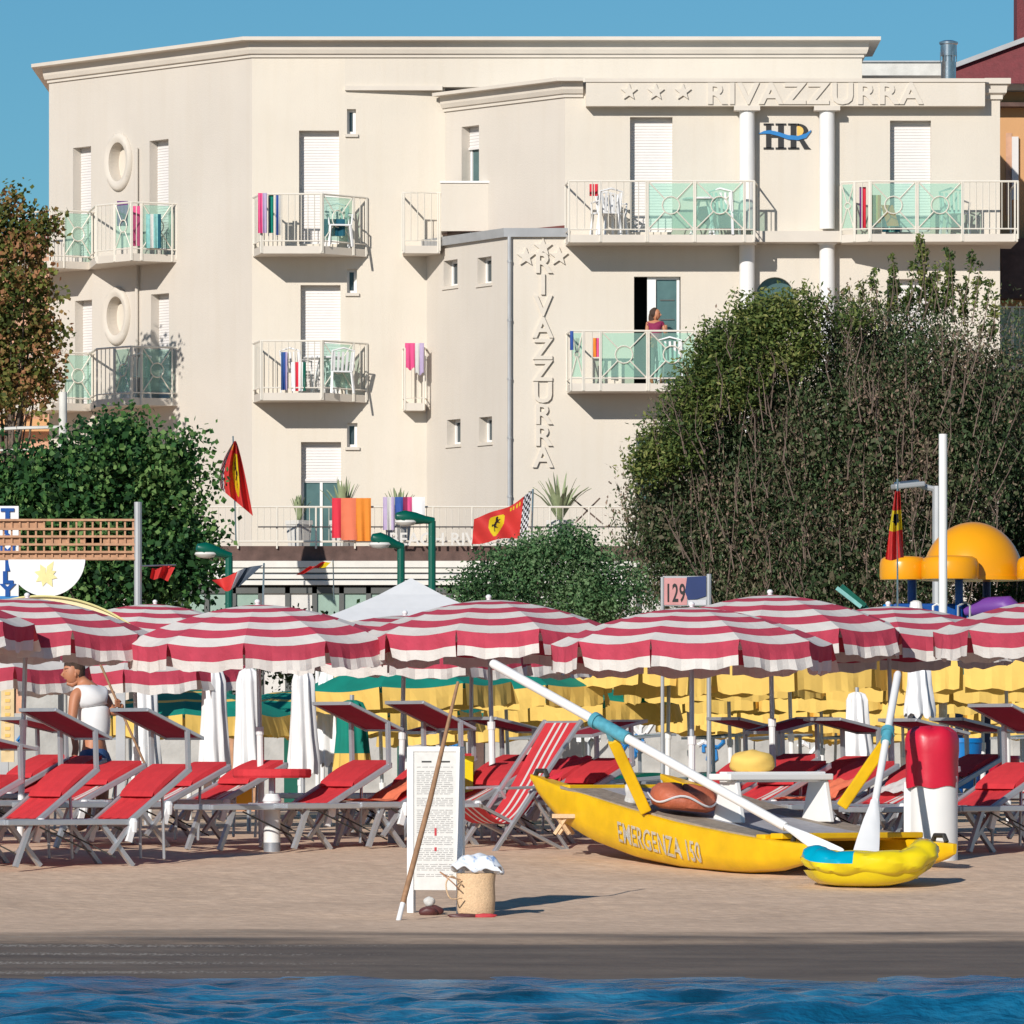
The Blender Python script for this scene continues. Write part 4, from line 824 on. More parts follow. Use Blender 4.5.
for k,(a,l) in enumerate(((60,16),(118,12),(165,12),(215,12),(255,12),(300,14),(345,12),(20,11))):
    c,s_=math.cos(R(a)),math.sin(R(a)); b0=(46,575)
    pl=[(b0[0],b0[1]),(b0[0]+c*l*.5+s_*3.2,b0[1]-s_*l*.5+c*3.2),(b0[0]+c*l,b0[1]-s_*l),(b0[0]+c*l*.5-s_*3.2,b0[1]-s_*l*.5-c*3.2)]
    m.flat(fr,[(X(p,D),Z(q_,D)) for p,q_ in pl],.041+.001*k,.044+.001*k,'lily')
m.build('lily_emblem',t)
D=84.
t=T('vertical_sign','tall white sign with blue letters reading downward, behind the trellis','sign',(X(5,D),D,.7))
m=MB(); m.box(X(-8,D),X(18.5,D),D,D+.08,Z(600,D),Z(506,D),'white'); m.box(X(-8,D),X(18.5,D),D-.012,D-.001,Z(599,D),Z(596,D),'blue'); m.box(X(0,D),X(8,D),D+.02,D+.1,.7,Z(600,D),'gutter'); m.build('board',t)
m=MB()
for i,c in enumerate('TFAMILY'): text(m,c,.185,(X(7.5,D),D-.012,Z(595.3-(6-i)*12.6,D)),'bluepaint',.01,.012,align='CENTER',sx=1.25)
m.build('sign_lettering',t)
D=76.
m=MB(); fr=(Vector((0,D,0)),Vector((1,0,0)),Vector((0,-1,0))); s=D/F; cx,cz,rd=X(42,D),Z(746,D),149*s
a0=.62; m.flat(fr,[(cx+rd*math.cos(a),cz+rd*math.sin(a)) for a in np.linspace(a0,math.pi-a0,48)],-.25,.0,'creamarch'); m.box(cx-.9,cx-.8,D+.02,D+.12,.7,cz+1.0,'gutter'); m.box(cx+.8,cx+.9,D+.02,D+.12,.7,cz+1.0,'gutter')
m.tube([(cx+(rd+.01)*math.cos(a),D-.03,cz+(rd+.01)*math.sin(a)) for a in np.linspace(a0,math.pi-a0,48)],.012,'lily',6)
solo(m,'arched_sign','cream round-topped sign arching up behind the left parasol','sign')
D=74.
t=T('number_sign','small framed sign numbered 129 beside a blue panel','sign',(X(685,D),D,.7))
m=MB(); m.box(X(663,D),X(708,D),D,D+.05,Z(606,D),Z(576,D),'gutter'); m.tube([(X(709,D),D,.7),P(709,574,D)],.025,'gutter',8); m.tube([(X(662.5,D),D,.7),P(662.5,577,D)],.02,'gutter',8); m.build('board',t)
mk('signpink',(.62,.29,.28),.6,.15,12)
m=MB(); m.box(X(664,D),X(687,D),D-.008,D-.001,Z(605,D),Z(578,D),'signpink'); m.flat((Vector((0,D,0)),Vector((1,0,0)),Vector((0,-1,0))),[(X(a,D),Z(b,D)) for a,b in ((687,577),(706,576),(706,596),(697,599),(688,600),(685,592))],.009,.014,'navy')
m.box(X(688,D),X(706,D),D-.008,D-.001,Z(605,D),Z(600,D),'flagwhite'); m.build('panel',t)
m=MB(); text(m,'129',.27,(X(665,D),D-.012,Z(601.5,D)),'black',.002,.004,sx=.50,spacing=1.1); m.build('sign_lettering',t)
# ================= PLAY STRUCTURE
D=86.
t=T('play_mushroom','orange dome-roofed water play structure on blue posts','play structure',(X(970,D),D,.7)); s=D/F
m=MB(); cx,cz=X(973,D),Z(579,D); m.lathe((cx,D,cz),[(51*s,0)]+[(51*s*math.cos(a),57*s*math.sin(a)) for a in np.linspace(.02,math.pi/2-.02,14)],'sky_orange',40); m.lathe((cx,D,cz),[(52*s,-.02),(52*s,.03)],'sky_orange',40); m.build('dome_roof',t,smooth=True)
for (c,r_,y_) in ((901,23,-.5),(946,28,-.75),(1040,26,-.6)):
    m=MB(); rd=r_*s; h=23*s; m.lathe((X(c,D),D+y_,cz-.02),[(rd,0),(rd*1.03,h*.15),(rd*1.02,h*.7),(rd*.96,h*.88),(rd*.82,h*.98),(rd*.3,h*1.02)],'sky_orange',28); m.build('lobe_roof',t,smooth=True)
for px,dy,m_ in ((912,.0,'bluepaint'),(957,-.4,'bluepaint'),(990,.6,'navy'),(1030,0,'bluepaint')):
    m=MB(); m.tube([(X(px,D),D+dy,.7),(X(px,D),D+dy,cz)],.05 if px!=912 else .055,m_,12); m.build('post',t,smooth=True)
m=MB(); m.box(X(892,D),X(1010,D),D-.3,D+.6,Z(630,D),Z(604,D),'bluepaint'); m.build('deck',t,bevel=.03)
m=MB(); m.lathe(P(888,608,D-.35),[(.01,-.06),(.06,-.04),(.07,0),(.06,.04),(.01,.06)],'brightblue',14); m.build('nozzle',t,smooth=True)
m=MB(); m.lathe(P(916,616,D-.5),[(.10,0),(.07,.17),(.03,.19)],'white',12); m.tube([P(933,616,D-.5),P(933,606,D-.5),P(937,604,D-.5),P(941,606,D-.5),P(941,618,D-.5)],.015,'white',6); m.build('handrail',t); m=MB(); m.tube([P(958,616,D-.5),P(958,606,D-.5),P(966,602,D-.5),P(970,606,D-.5),P(970,618,D-.5)],.015,'gutter',6); m.build('handrail',t)
m=MB(); m.tube([P(965,612,D-.4),P(985,607,D-.5),P(1005,606,D-.6),P(1040,640,D-.8)],[.05,.12,.14,.15],'purple',12); m.build('slide',t,smooth=True)
# gazebo
D=95.
t=T('gazebo','pale peaked fabric gazebo between parasols and green lamps','gazebo',(X(408,D),D,.7))
m=MB(); ap=P(411,578,D); hw=1.25; ex=[(X(320,D),D-hw),(X(502,D),D-hw),(X(502,D),D+hw),(X(320,D),D+hw)]; zb=Z(622,D)
n=8; vs=[];fs=[]
for i in range(4):
    a=ex[i]; b=ex[(i+1)%4]
    for k in range(n):
        q0=Vector((lerp(a[0],b[0],k/n),lerp(a[1],b[1],k/n),zb)); q1=Vector((lerp(a[0],b[0],(k+1)/n),lerp(a[1],b[1],(k+1)/n),zb))
        st=[(0,0),(.33,.29),(.66,.61),(1,1)]
        rows=[[Vector((lerp(q_.x,ap.x,a_),lerp(q_.y,ap.y,a_),lerp(zb,ap.z,b_))) for (a_,b_) in st] for q_ in (q0,q1)]
        for j in range(3): m.quad(rows[0][j],rows[1][j],rows[1][j+1],rows[0][j+1],'white')
        m.quad(q0-Vector((0,0,.22)),q1-Vector((0,0,.22)),q1,q0,'whitecloth')
m.build('roof',t)
for e in ex: m=MB(); m.tube([(e[0],e[1],.7),(e[0],e[1],zb)],.03,'whitepaint',8); m.build('pole',t)
# promenade wall with graffiti + benches
D=109.
t=T('promenade_wall','long low concrete wall with blue scribbled graffiti behind the beach','wall',(0,D,.7))
m=MB(); m.box(-30,30,D,D+.25,.6,1.96,'concrete'); m.box(-30,30,D-.03,D+.28,1.96,2.04,'concrete')
x=-30
while x<30: m.box(x,x+.16,D-.05,D-.001,.6,1.96,'brownstrip' if int(x)%4==0 else 'concrete'); x+=2.1
m.build('wall_body',t); m=MB(); rr=random.Random(9)
for (c0,c1) in ((624,650),(700,722),(20,60),(440,470),(800,830)):
    for k in range(5):
        cx=rr.uniform(c0,c1); pts=[]
        cy=rr.uniform(724,756)
        for j in range(9): pts.append(P(cx+6*math.sin(j*1.1+k)+j*.8-3,cy+9*math.cos(j*.9+k*2),D-.012))
        m.tube(pts,.032,'blue' if k%3 else 'white',5)
m.build('graffiti',t)
# ================= PARASOLS
def umbrella(name,label,cat_group,c_main,c_alt,N=10,Rr=1.19,rise=.31,bands=8,val=(.13,.09),zr=1.85,rot=0,seed=1,pole='alu',lower='white',finial=True,style='stripe'):
    rr=random.Random(seed); t=T(name,label,'parasol',(0,0,0),0,cat_group)
    prof=lambda r: rise*(1-(r/Rr)**1.75)
    def rim(a,r):  # polygonal ring with taut, slightly hollowed cloth between the ribs
        k=a/(2*math.pi/N); f=k-math.floor(k); th=2*math.pi/N
        ch=math.cos(th/2)/math.cos((f-.5)*th); sag=.035*math.sin(math.pi*f)*(r/Rr)**2
        return Vector((r*ch*math.cos(a+rot),r*ch*math.sin(a+rot),zr+prof(r)-sag))
    SUB=5; n=N*SUB; m=MB()
    if style=='stripe': edges=[Rr*i/bands for i in range(bands+1)]
    else: edges=[0,.3,.36,.62,.68,.96,1.0]; edges=[e*Rr for e in edges]
    for i in range(len(edges)-1):
        if style=='stripe': mat=c_alt if (bands-1-i)%2==0 else c_main
        else: mat=(c_main,c_alt,c_main,c_alt,c_main,c_main)[i]
        r0,r1=max(edges[i],.02),edges[i+1]
        vs=[rim(2*math.pi*k/n,r0) for k in range(n)]+[rim(2*math.pi*k/n,r1) for k in range(n)]
        m.add(vs,[(k,n+k,n+(k+1)%n,(k+1)%n) for k in range(n)],mat)
    ca=m.build('canopy',t,world=False)
    v=MB(); hs=[0,val[0],val[0]+val[1]]
    for p in range(N):
        S=12; ph=rr.uniform(0,6); gap=.018; tilt=rr.uniform(-.02,.05); rows=[]
        for j,h in enumerate((0,val[0]*.5,val[0],val[0]+val[1]*.5,val[0]+val[1])):
            row=[]
            for k in range(S+1):
                f=gap+(1-2*gap)*k/S if j else k/S; a=2*math.pi*(p+f)/N; q=rim(a,Rr); dirr=Vector((math.cos(a+rot),math.sin(a+rot),0))
                w_=h/(val[0]+val[1]); row.append(q+Vector((0,0,-h*(1+.05*math.sin(k*1.3+ph)*w_)))+dirr*(.012*math.sin(k*2.1+ph)*w_+tilt*w_+.02*math.sin(k*.7+ph)*w_))
            rows.append(row)
        for j in range(4):
            for k in range(S): v.quad(rows[j][k],rows[j+1][k],rows[j+1][k+1],rows[j][k+1],(c_main if j<2 else c_alt))
    v.build('valance',t,world=False)
    b=MB()
    for p in range(N): a=2*math.pi*p/N; q=[rim(a,r)-Vector((0,0,.014)) for r in (.05,Rr*.4,Rr*.75,Rr*.99)]; b.tube(q,.006,'alud',4)
    for p in range(N): a=2*math.pi*p/N; b.tube([rim(a,Rr*.5)-Vector((0,0,.02)),Vector((0.02*math.cos(a+rot),0.02*math.sin(a+rot),zr-.05))],.005,'alud',4)
    b.build('ribs',t,world=False)
    pl=MB(); pl.tube([(0,0,.75),(0,0,zr+rise-.0)],.021,pole,8); pl.build('pole',t,world=False)
    lo=MB(); lo.tube([(0,0,-.25),(0,0,1.05)],.030,lower,10); lo.lathe((0,0,1.0),[(.036,0),(.036,.07)],'white',10); lo.build('ground_tube',t,world=False)
    if finial: f=MB(); f.lathe((0,0,zr+rise-.01),[(.03,0),(.03,.01),(.015,.015),(.026,.03),(.026,.045),(.012,.058)],'white',10); f.build('finial',t,world=False,smooth=True)
    return t
def place_umb(src,first,px,D,pyv,pyh,label,rot=0,sc_=1,vh=.22,zr=1.85):
    """pyv = picture row of the valance's lower edge -> pole height"""
    o=src if first else copytree(src); zb=Z(pyv,D); g=gz(D); o.location=(X(px,D),D,zb-(zr-vh)*sc_); o.rotation_euler=(0,0,rot); o.scale=(sc_,sc_,sc_); o['label']=label; return o
ru=umbrella('striped_parasol','x','red and white striped parasols','redcan','whitecan')
reds=[(-100,62.6,650,0,'red striped parasol cut by the left picture edge, in front of its neighbour'),
(20,64,657,6,'red striped parasol above the man in the white vest'),
(262,63.8,664,14,'red striped parasol in front of the lower left part of the hotel veranda'),
(494,63.8,659,4,'red striped parasol just left of the 129 sign, before the shrub'),
(692,62.6,670,0,'nearest red striped parasol, under the 129 sign'),
(774,65.5,655,10,'red striped parasol right of the 129 sign, half hidden by the nearest one'),
(893,66.5,663,20,'red striped parasol under the orange play dome, behind two others'),
(1064,64.0,657,4,'red striped parasol cut by the right picture edge'),
(400,67.0,672,12,'red striped parasol peeping out before the pale gazebo'),
(470,69.5,674,25,'red striped parasol showing only its valance under the one before the shrub'),
(140,70.8,690,16,'low red striped parasol behind the man\'s head'),
(-38,69.0,686,9,'low shaded red striped parasol at the left edge under a taller one'),
(150,79.0,652,8,'distant red striped parasol top between the two left parasols')]
for i,(px,D,pv,ro,lb) in enumerate(reds): place_umb(ru,i==0,px,D,pv,0,lb,R(ro),1.06 if i in (4,5) else 1.02).rotation_euler=(R(random.uniform(-2.2,2.2)),R(random.uniform(-2.2,2.2)),R(ro))
yu=umbrella('banded_parasol','x','green and yellow parasols in the rows behind','greencan','yellowcan',N=8,Rr=1.15,rise=.30,val=(.0001,.22),zr=1.85,style='band',seed=4,finial=False)
yu2=umbrella('banded_parasol','x','green and yellow parasols in the rows behind','yellowcan','yellowcan',N=8,Rr=1.2,rise=.18,val=(.05,.26),zr=1.85,style='band',seed=5,finial=False)
for ch in yu2.children:
    if ch.name.startswith('canopy'):
        for i in range(len(ch.data.materials)): ch.data.materials[i]=MT['greencan']
yel=0
# (px, D, valance row)
yl=[(190,78,735,'green parasol with yellow valance seen between the man and the first closed white parasol'),
(300,84,733,'green parasol with yellow valance behind the closed white parasols on the left'),
(412,73,708,'tall green parasol with yellow valance behind the wooden stick, nearest of the green ones'),
(385,79,733,'green parasol with yellow valance low behind the paired sunshades'),
(512,76,707,'green parasol with yellow valance just left of the white oar tip'),
(470,92,741,'green parasol with yellow valance low above the notice board'),
(585,81,722,'green parasol with yellow valance crossed by the white oar')]
rows=[(75,689,(668,795,1010),'the nearest row'),(80,700,(735,862,985),'the second row'),(86,711,(690,820,945,1045),'the third row'),(92,722,(778,905,1020),'the fourth row'),(98,731,(835,955,740),'the fifth row'),(104,740,(770,900,1015),'the farthest row')]
marks={545:'over the oar tip',668:'under the left half of the nearest red parasol',795:'under the red parasol right of the 129 sign',1010:'near the right edge',604:'over the upper oar shaft',735:'right of the twin poles',862:'at the tip of the upright oar',985:'right of the closed parasol',560:'behind the white oar',690:'between the twin poles',820:'left of the upright oar',945:'above the red padded post',1045:'at the right picture edge',650:'beside the left twin pole',778:'behind the slim pole above the bench',905:'behind the closed parasol by the post',1020:'above the right hand loungers',740:'right of the scribbled wall',835:'left of the closed parasol and upright oar',955:'above the blue bin',770:'above the yellow towel',900:'behind the red padded post',1015:'above the red container',660:'above the green loungers'}
for D_,pv_,pxs,rw in rows:
    for p_ in pxs: yl.append((p_+(D_*7)%9-4,D_+(p_%5)*.35,pv_+(p_%7)*.7-2,'yellow edged parasol in %s, %s'%(rw,marks[p_])))
ny_={}
for i,(px,D,pv,lb) in enumerate(yl):
    src=yu2 if lb.startswith(('yellow','far')) else yu
    place_umb(src,src.name not in ny_,px,D,pv,0,lb,R(i*17%45),vh=(.31 if src is yu2 else .22)).rotation_euler=(R(random.uniform(-2,2)),R(random.uniform(-2.5,2.5)),R(i*17%45)); ny_[src.name]=1
# closed parasols
def closed(px,D,y0,y1,label,m='white',w_=.14,band=None):
    t=T('closed_parasol',label,'closed parasol',(X(px,D),D,gz(D)),0,'closed parasols'); p=MB(); p.tube([(X(px,D),D,gz(D)-.2),(X(px,D),D,Z(y0,D)+.05)],.022,'alu',8); p.build('pole',t)
    z0,z1=Z(y1,D),Z(y0,D); H=z1-z0; m_=MB(); n=40; pr=[(.03,1.0),(.075,.97),(.098,.88),(.105,.6),(.118,.35),(.135,.12),(.13,0.0)]; vs=[];fs=[]
    for i,(r,h) in enumerate(pr):
        for k in range(n): a=2*math.pi*k/n; q=r*w_/.13*(1+.16*math.sin(a*8+h*3+px)+.06*math.sin(a*3+px)); vs.append((X(px,D)+q*math.cos(a),D+q*math.sin(a),z0+h*H+(.03*math.sin(a*8) if i==len(pr)-1 else 0)))
    for i in range(len(pr)-1):
        for k in range(n): fs.append((i*n+k,i*n+(k+1)%n,(i+1)*n+(k+1)%n,(i+1)*n+k))
    if band:
        b=len(fs)-2*n; m_.add(vs,fs[:b],m); m_.add(vs,fs[b:],band)
    else: m_.add(vs,fs,m)
    m_.build('furled_cloth',t,smooth=True); return t
for a in [(214,70,668,778,'closed white parasol standing left of its twin, under the hotel flag'),(249,68.5,668,786,'closed white parasol right of its twin, behind the slim pole'),(303,71,668,772,'closed white parasol behind the propped red lounger'),(330,73,668,765,'closed white parasol partly hidden by the one at its left'),
 (919,71,664,716,'closed white parasol right above the red padded post'),(857,74,692,760,'closed white parasol left of the upright oar'),(589,86,668,740,'closed white parasol glimpsed behind the white oar'),(146,74,672,782,'closed white parasol behind the sunshade beside the man')]: closed(*a)
closed(352,69,700,782,'closed green and yellow parasol between the paired sunshades','greencan',.17,'yellowcan')
# ================= LOUNGERS
def lounger(back=.9,recline=40,stripes=True,shade=18,cloth='redcloth',hasshade=True,sh_h=.55,sh_sl=-24,name='sun_lounger',towel=None):
    t=T(name,'x','sun lounger',(0,0,0),0,'red sun loungers in rows on the sand'); H=.375; W=.31; L0=-1.22
    f=MB()
    for s in (-1,1): f.beam((L0,s*W,H),(.03,s*W,H),.04,.05,'alu')
    f.beam((L0,-W,H),(L0,W,H),.04,.05,'alu'); f.beam((.02,-W,H-.03),(.02,W,H-.03),.03,.03,'alu'); f.build('frame',t,world=False,bevel=.008)
    for s in (-1,1):
        l=MB(); l.beam((-.98,s*(W-.03),H-.02),(-1.12,s*(W-.03),0),.05,.035,'alu'); l.build('leg',t,world=False)
        l=MB(); l.beam((-.28,s*(W-.03),H-.02),(.02,s*(W-.03),0),.05,.035,'alu'); l.beam((.0,s*W,H),(-.22,s*W,H-.27),.045,.03,'alu'); l.build('leg',t,world=False)
        b=MB(); b.lathe((0,s*(W+.025),H-.09),[(.03,0),(.035,.03),(.04,.09),(.025,.12)],'white',10); b.beam((.0,s*(W+.02),H-.0),(-.05,s*(W+.02),H-.17),.05,.05,'white'); b.build('bracket',t,world=False)
    b=MB(); b.beam((-.5,0,.30),(-.1,-.2,.07),.012,.012,'dark'); b.tube([(-.9,-W,H-.04),(-.4,-W,.12)],.008,'dark',5); b.build('stay',t,world=False)
    ca,sa=math.cos(R(recline)),math.sin(R(recline)); bk=.72
    bp=lambda s,o=0: Vector((s*ca-o*sa,0,H+.02+s*sa+o*ca))
    r=MB()
    for s in (-1,1): r.beam(bp(-.05)+Vector((0,s*W,0)),bp(bk)+Vector((0,s*W,0)),.042,.05,'alu')
    r.beam(bp(bk)+Vector((0,-W,0)),bp(bk)+Vector((0,W,0)),.04,.045,'alu'); r.beam(bp(.45)+Vector((0,.2,0)),(.38,.2,.05),.03,.02,'alu') ; r.beam(bp(.45)+Vector((0,-.2,0)),(.38,-.2,.05),.03,.02,'alu'); r.build('back_frame',t,world=False,bevel=.008)
    Wc=W-.03; ny=12
    def clothstrip(P0,P1,name,n,striped,sag):
        m=MB(); rows=[]
        for i in range(n+1):
            q=P0.lerp(P1,i/n); row=[]
            for k in range(ny+1): y=-Wc+2*Wc*k/ny; row.append(Vector((q.x,y,q.z-sag*math.sin(math.pi*i/n)*(1-.5*abs(y)/Wc)+.004*math.sin(y*40+i*.7))))
            rows.append(row)
        for i in range(n):
            for k in range(ny):
                mt=cloth
                if striped and k in (2,4): mt='whitecloth'
                m.quad(rows[i][k],rows[i+1][k],rows[i+1][k+1],rows[i][k+1],mt)
                lo=Vector((0,0,-.012)); m.quad(rows[i][k+1]+lo,rows[i+1][k+1]+lo,rows[i+1][k]+lo,rows[i][k]+lo,mt)
        return m.build(name,t,world=False)
    clothstrip(Vector((L0+.02,0,H+.025)),Vector((-.02,0,H+.015)),'seat_cloth',10,True,.03)
    clothstrip(bp(0,.012),bp(bk,.015),'backrest_cloth',8,stripes,.03)
    c=MB(); rows=[]
    for i in range(7):
        s_=bk*(.46+.54*i/6); row=[]
        for k in range(ny+1): y=-Wc+2*Wc*k/ny; q=bp(s_,.05+.018*math.sin(math.pi*i/6)); row.append(Vector((q.x,y,q.z)))
        rows.append(row)
    for i in range(6):
        for k in range(ny): c.quad(rows[i][k],rows[i+1][k],rows[i+1][k+1],rows[i][k+1],cloth)
    for i in range(6): 
        for e in (0,ny): a=rows[i][e]; b_=rows[i+1][e]; c.quad(a,b_,b_-Vector((0,0,.05)),a-Vector((0,0,.05)),cloth)
    for k in range(ny): a=rows[0][k]; b_=rows[0][k+1]; d_=Vector((-.02,0,-.045)); c.quad(a,b_,b_+d_,a+d_,cloth); a=rows[6][k]; b_=rows[6][k+1]; c.quad(a,b_,b_-Vector((0,0,.06)),a-Vector((0,0,.06)),cloth)
    c.build('headrest_pad',t,world=False)
    if hasshade:
        top=bp(bk); S=MB(); hub=Vector((top.x-.03,0,top.z+sh_h))
        for s in (-1,1): S=MB(); S.beam(top+Vector((-.02,s*W,0)),hub+Vector((0,s*W,0)),.045,.028,'alu'); S.build('shade_arm',t,world=False)
        a=R(sh_sl); ax=Vector((math.cos(a),0,math.sin(a))); m=MB(); A=hub-ax*.43; B=hub+ax*.17
        for s in (-1,1): m.beam(A+Vector((0,s*W,0)),B+Vector((0,s*W,0)),.03,.025,'alu')
        m.beam(A+Vector((0,-W,0)),A+Vector((0,W,0)),.025,.03,'alu'); m.beam(B+Vector((0,-W,0)),B+Vector((0,W,0)),.025,.03,'alu')
        nn=Vector((-math.sin(a),0,math.cos(a)))
        o=m.build('shade_frame',t,world=False); m=MB()
        for k in range(6):
            for j in range(6):
                f0=lambda i,jj: A.lerp(B,i/6)+Vector((0,(-W+.01)+(2*W-.02)*jj/6,0))-nn*(.02*math.sin(math.pi*i/6)*math.sin(math.pi*jj/6))
                m.quad(f0(k,j),f0(k+1,j),f0(k+1,j+1),f0(k,j+1),'shadered'); 
        m.build('shade_cloth',t,world=False)
    return t
LA=lounger(recline=37,stripes=False,sh_sl=-24,sh_h=.33)
LE=lounger(recline=29,stripes=False,sh_sl=-23,sh_h=.38)
LB=lounger(recline=27,stripes=True,sh_sl=-12,sh_h=.30)
LC=lounger(recline=28,stripes=False,sh_sl=13,sh_h=.34)
LD=lounger(recline=26,hasshade=False,stripes=True)
lo_i={}
def placeL(src,px,D,rz,label,dz=0):
    first=not lo_i.get(src.name); lo_i[src.name]=1; o=src if first else copytree(src)
    o.location=(X(px,D),D,gz(D)+dz-.01); o.rotation_euler=(0,0,R(rz)); o['label']=label
    return o
G='sun lounger'
for a in [
 (LA,22,60.0,33,'red lounger in front at the left edge, its long grey rail running off the picture'),
 (LA,114,60.0,33,'red lounger in front, under the sunshade beside the man'),
 (LB,-60,60.2,33,'red lounger mostly outside the left picture edge'),
 (LD,66,63.2,33,'red lounger in the second row directly before the man'),
 (LD,150,62.6,33,'red lounger without sunshade in the second row, just right of the front pair'),
 (LD,208,63.6,32,'red lounger low in front of the closed white parasols'),
 (LE,312,62.2,33,'red lounger with propped back standing left of the green closed parasol'),
 (LE,385,62.4,33,'red and orange lounger just left of the notice board'),
 (LD,458,62.8,33,'red lounger directly behind the notice board'),
 (LB,462,66.5,30,'red lounger with flapping red shade behind the deckchair'),
 (LC,556,63.4,30,'red lounger with blue-black shade behind the yellow bow'),
 (LD,520,64.5,33,'red lounger half hidden by the striped deckchair'),
 (LB,-6,67.0,30,'red lounger in the third row at the far left, left of the man'),
 (LD,30,66.6,33,'red lounger low in the third row near the left parasol pole'),
 (LB,706,67.5,28,'red lounger with dark shade left of the slim pole by the bench'),
 (LC,745,66.0,30,'red lounger with folded shade behind the white bench seat'),
 (LB,805,65.2,30,'red lounger with wide shade behind the bench end'),
 (LD,752,63.2,34,'red and white lounger low behind the white bench'),
 (LD,820,63.0,34,'red lounger seen through the legs of the yellow oar support'),
 (LB,880,64.4,30,'red lounger with shade rising left of the red padded post'),
 (LD,880,62.2,34,'red lounger low behind the upright oar'),
 (LE,972,61.8,34,'red lounger right of the red padded post, nearest there'),
 (LB,1010,66.5,30,'red lounger with wide shade above the blue bin at right'),
 (LB,1050,62.0,34,'red lounger cut by the right picture edge'),
 (LC,402,67.0,30,'red lounger with dark shade behind the wooden stick'),
 (LB,930,69.0,28,'red lounger with shade behind the closed parasol by the post')]: placeL(*a)
def towel_on(px,D,rz,rec,m,label,s0,s1,y0=-.24,y1=.2):
    mb=MB(); ca,sa=math.cos(R(rec)),math.sin(R(rec)); n=14;k=8; M=Matrix.Translation(Vector((X(px,D),D,gz(D)-.01)))@Matrix.Rotation(R(rz),4,'Z'); rows=[]
    for i in range(n+1):
        s=s0+(s1-s0)*i/n; q=Vector((s*ca,0,.375+.085+s*sa)) if s>0 else Vector((s,0,.375+.05))
        rows.append([M@(q+Vector((.01*math.sin(j),y0+(y1-y0)*j/k+.012*math.sin(i*.9),.012*math.sin(j*1.7+i*.8)))) for j in range(k+1)])
    for i in range(n):
        for j in range(k): mb.quad(rows[i][j],rows[i][j+1],rows[i+1][j+1],rows[i+1][j],m)
    solo(mb,'towel',label,'towel',smooth=True)
towel_on(385,62.4,33,29,'orangecloth','salmon orange towel on the lower back of the lounger left of the notice board',-.5,.33)
towel_on(820,63.0,34,26,'orangecloth','salmon towel on the lounger seen through the yellow oar support',-.4,.3)
towel_on(880,62.2,34,26,'whitecloth','white towel on the low lounger behind the upright oar',.1,.7)
towel_on(520,64.5,33,26,'hotred','bright red towel on the lounger half hidden by the deckchair',.0,.72)
# green loungers further back
gl_=lounger(recline=4,hasshade=True,stripes=False,cloth='greenpaint',sh_sl=4,sh_h=.50)
for ch in gl_.children:
    if ch.type=='MESH' and 'cloth' in ch.name:
        for i,mm in enumerate(ch.data.materials): ch.data.materials[i]=MT['greenpaint']
gl_['group']='green sun loungers further back'
for i,(px,D,lb) in enumerate([(600,84,'green lounger below the blue scribbles, left of the twin poles'),(675,86,'green lounger between the twin poles and the slim pole'),(740,88,'green lounger beyond the slim pole'),(810,86,'green lounger beyond the bench, right of the slim pole'),(500,88,'green lounger behind the deckchair top'),(985,84,'green lounger beneath the blue bin'),(90,90,'green lounger far back behind the man')]):
    o=gl_ if i==0 else copytree(gl_); o.location=(X(px,D),D,gz(D)); o.rotation_euler=(0,0,R(26)); o['label']=lb
# deckchair
t=T('deckchair','red and white striped deckchair standing tall before the yellow bow','deckchair',(X(505,62.0),62.0,gz(62.0)-.08),R(33))
fl=MB(); Wd=.29
for s in (-1,1):
    fl.beam((-.35,s*Wd,0),(.62,s*Wd,1.22),.045,.035,'alu')
    fl.beam((.62,s*(Wd-.04),0),(-.45,s*(Wd-.04),.48),.04,.03,'alu')
    fl.beam((.15,s*(Wd+.03),.63),(-.2,s*(Wd+.03),.62),.04,.025,'alu'); fl.beam((.55,s*(Wd-.05),.02),(.10,s*(Wd-.05),.60),.035,.025,'alu')
fl.beam((.62,-Wd,1.2),(.62,Wd,1.2),.035,.035,'alu'); fl.beam((-.45,-Wd,.47),(-.45,Wd,.47),.035,.035,'alu'); fl.build('frame',t,world=False,bevel=.006)
m=MB(); pts=[Vector((.61,0,1.21)),Vector((.42,0,.93)),Vector((.22,0,.62)),Vector((.02,0,.38)),Vector((-.18,0,.31)),Vector((-.45,0,.48))]; ny=15
def cr(ps,n):
    out=[]
    for i in range(len(ps)-1):
        p0,p1,p2,p3=ps[max(i-1,0)],ps[i],ps[i+1],ps[min(i+2,len(ps)-1)]
        for k in range(n): tt=k/n; out.append(.5*((2*p1)+(p2-p0)*tt+(2*p0-5*p1+4*p2-p3)*tt*tt+(3*p1-p0-3*p2+p3)*tt**3))
    return out+[ps[-1]]
cp=cr(pts,5)
for i in range(len(cp)-1):
    for k in range(ny):
        y0=-.26+.52*k/ny; y1=-.26+.52*(k+1)/ny; m.quad(cp[i]+Vector((0,y0,0)),cp[i+1]+Vector((0,y0,0)),cp[i+1]+Vector((0,y1,0)),cp[i]+Vector((0,y1,0)),'whitecloth' if k in (4,7,10) else 'redcloth')
m.build('striped_cloth',t,world=False)
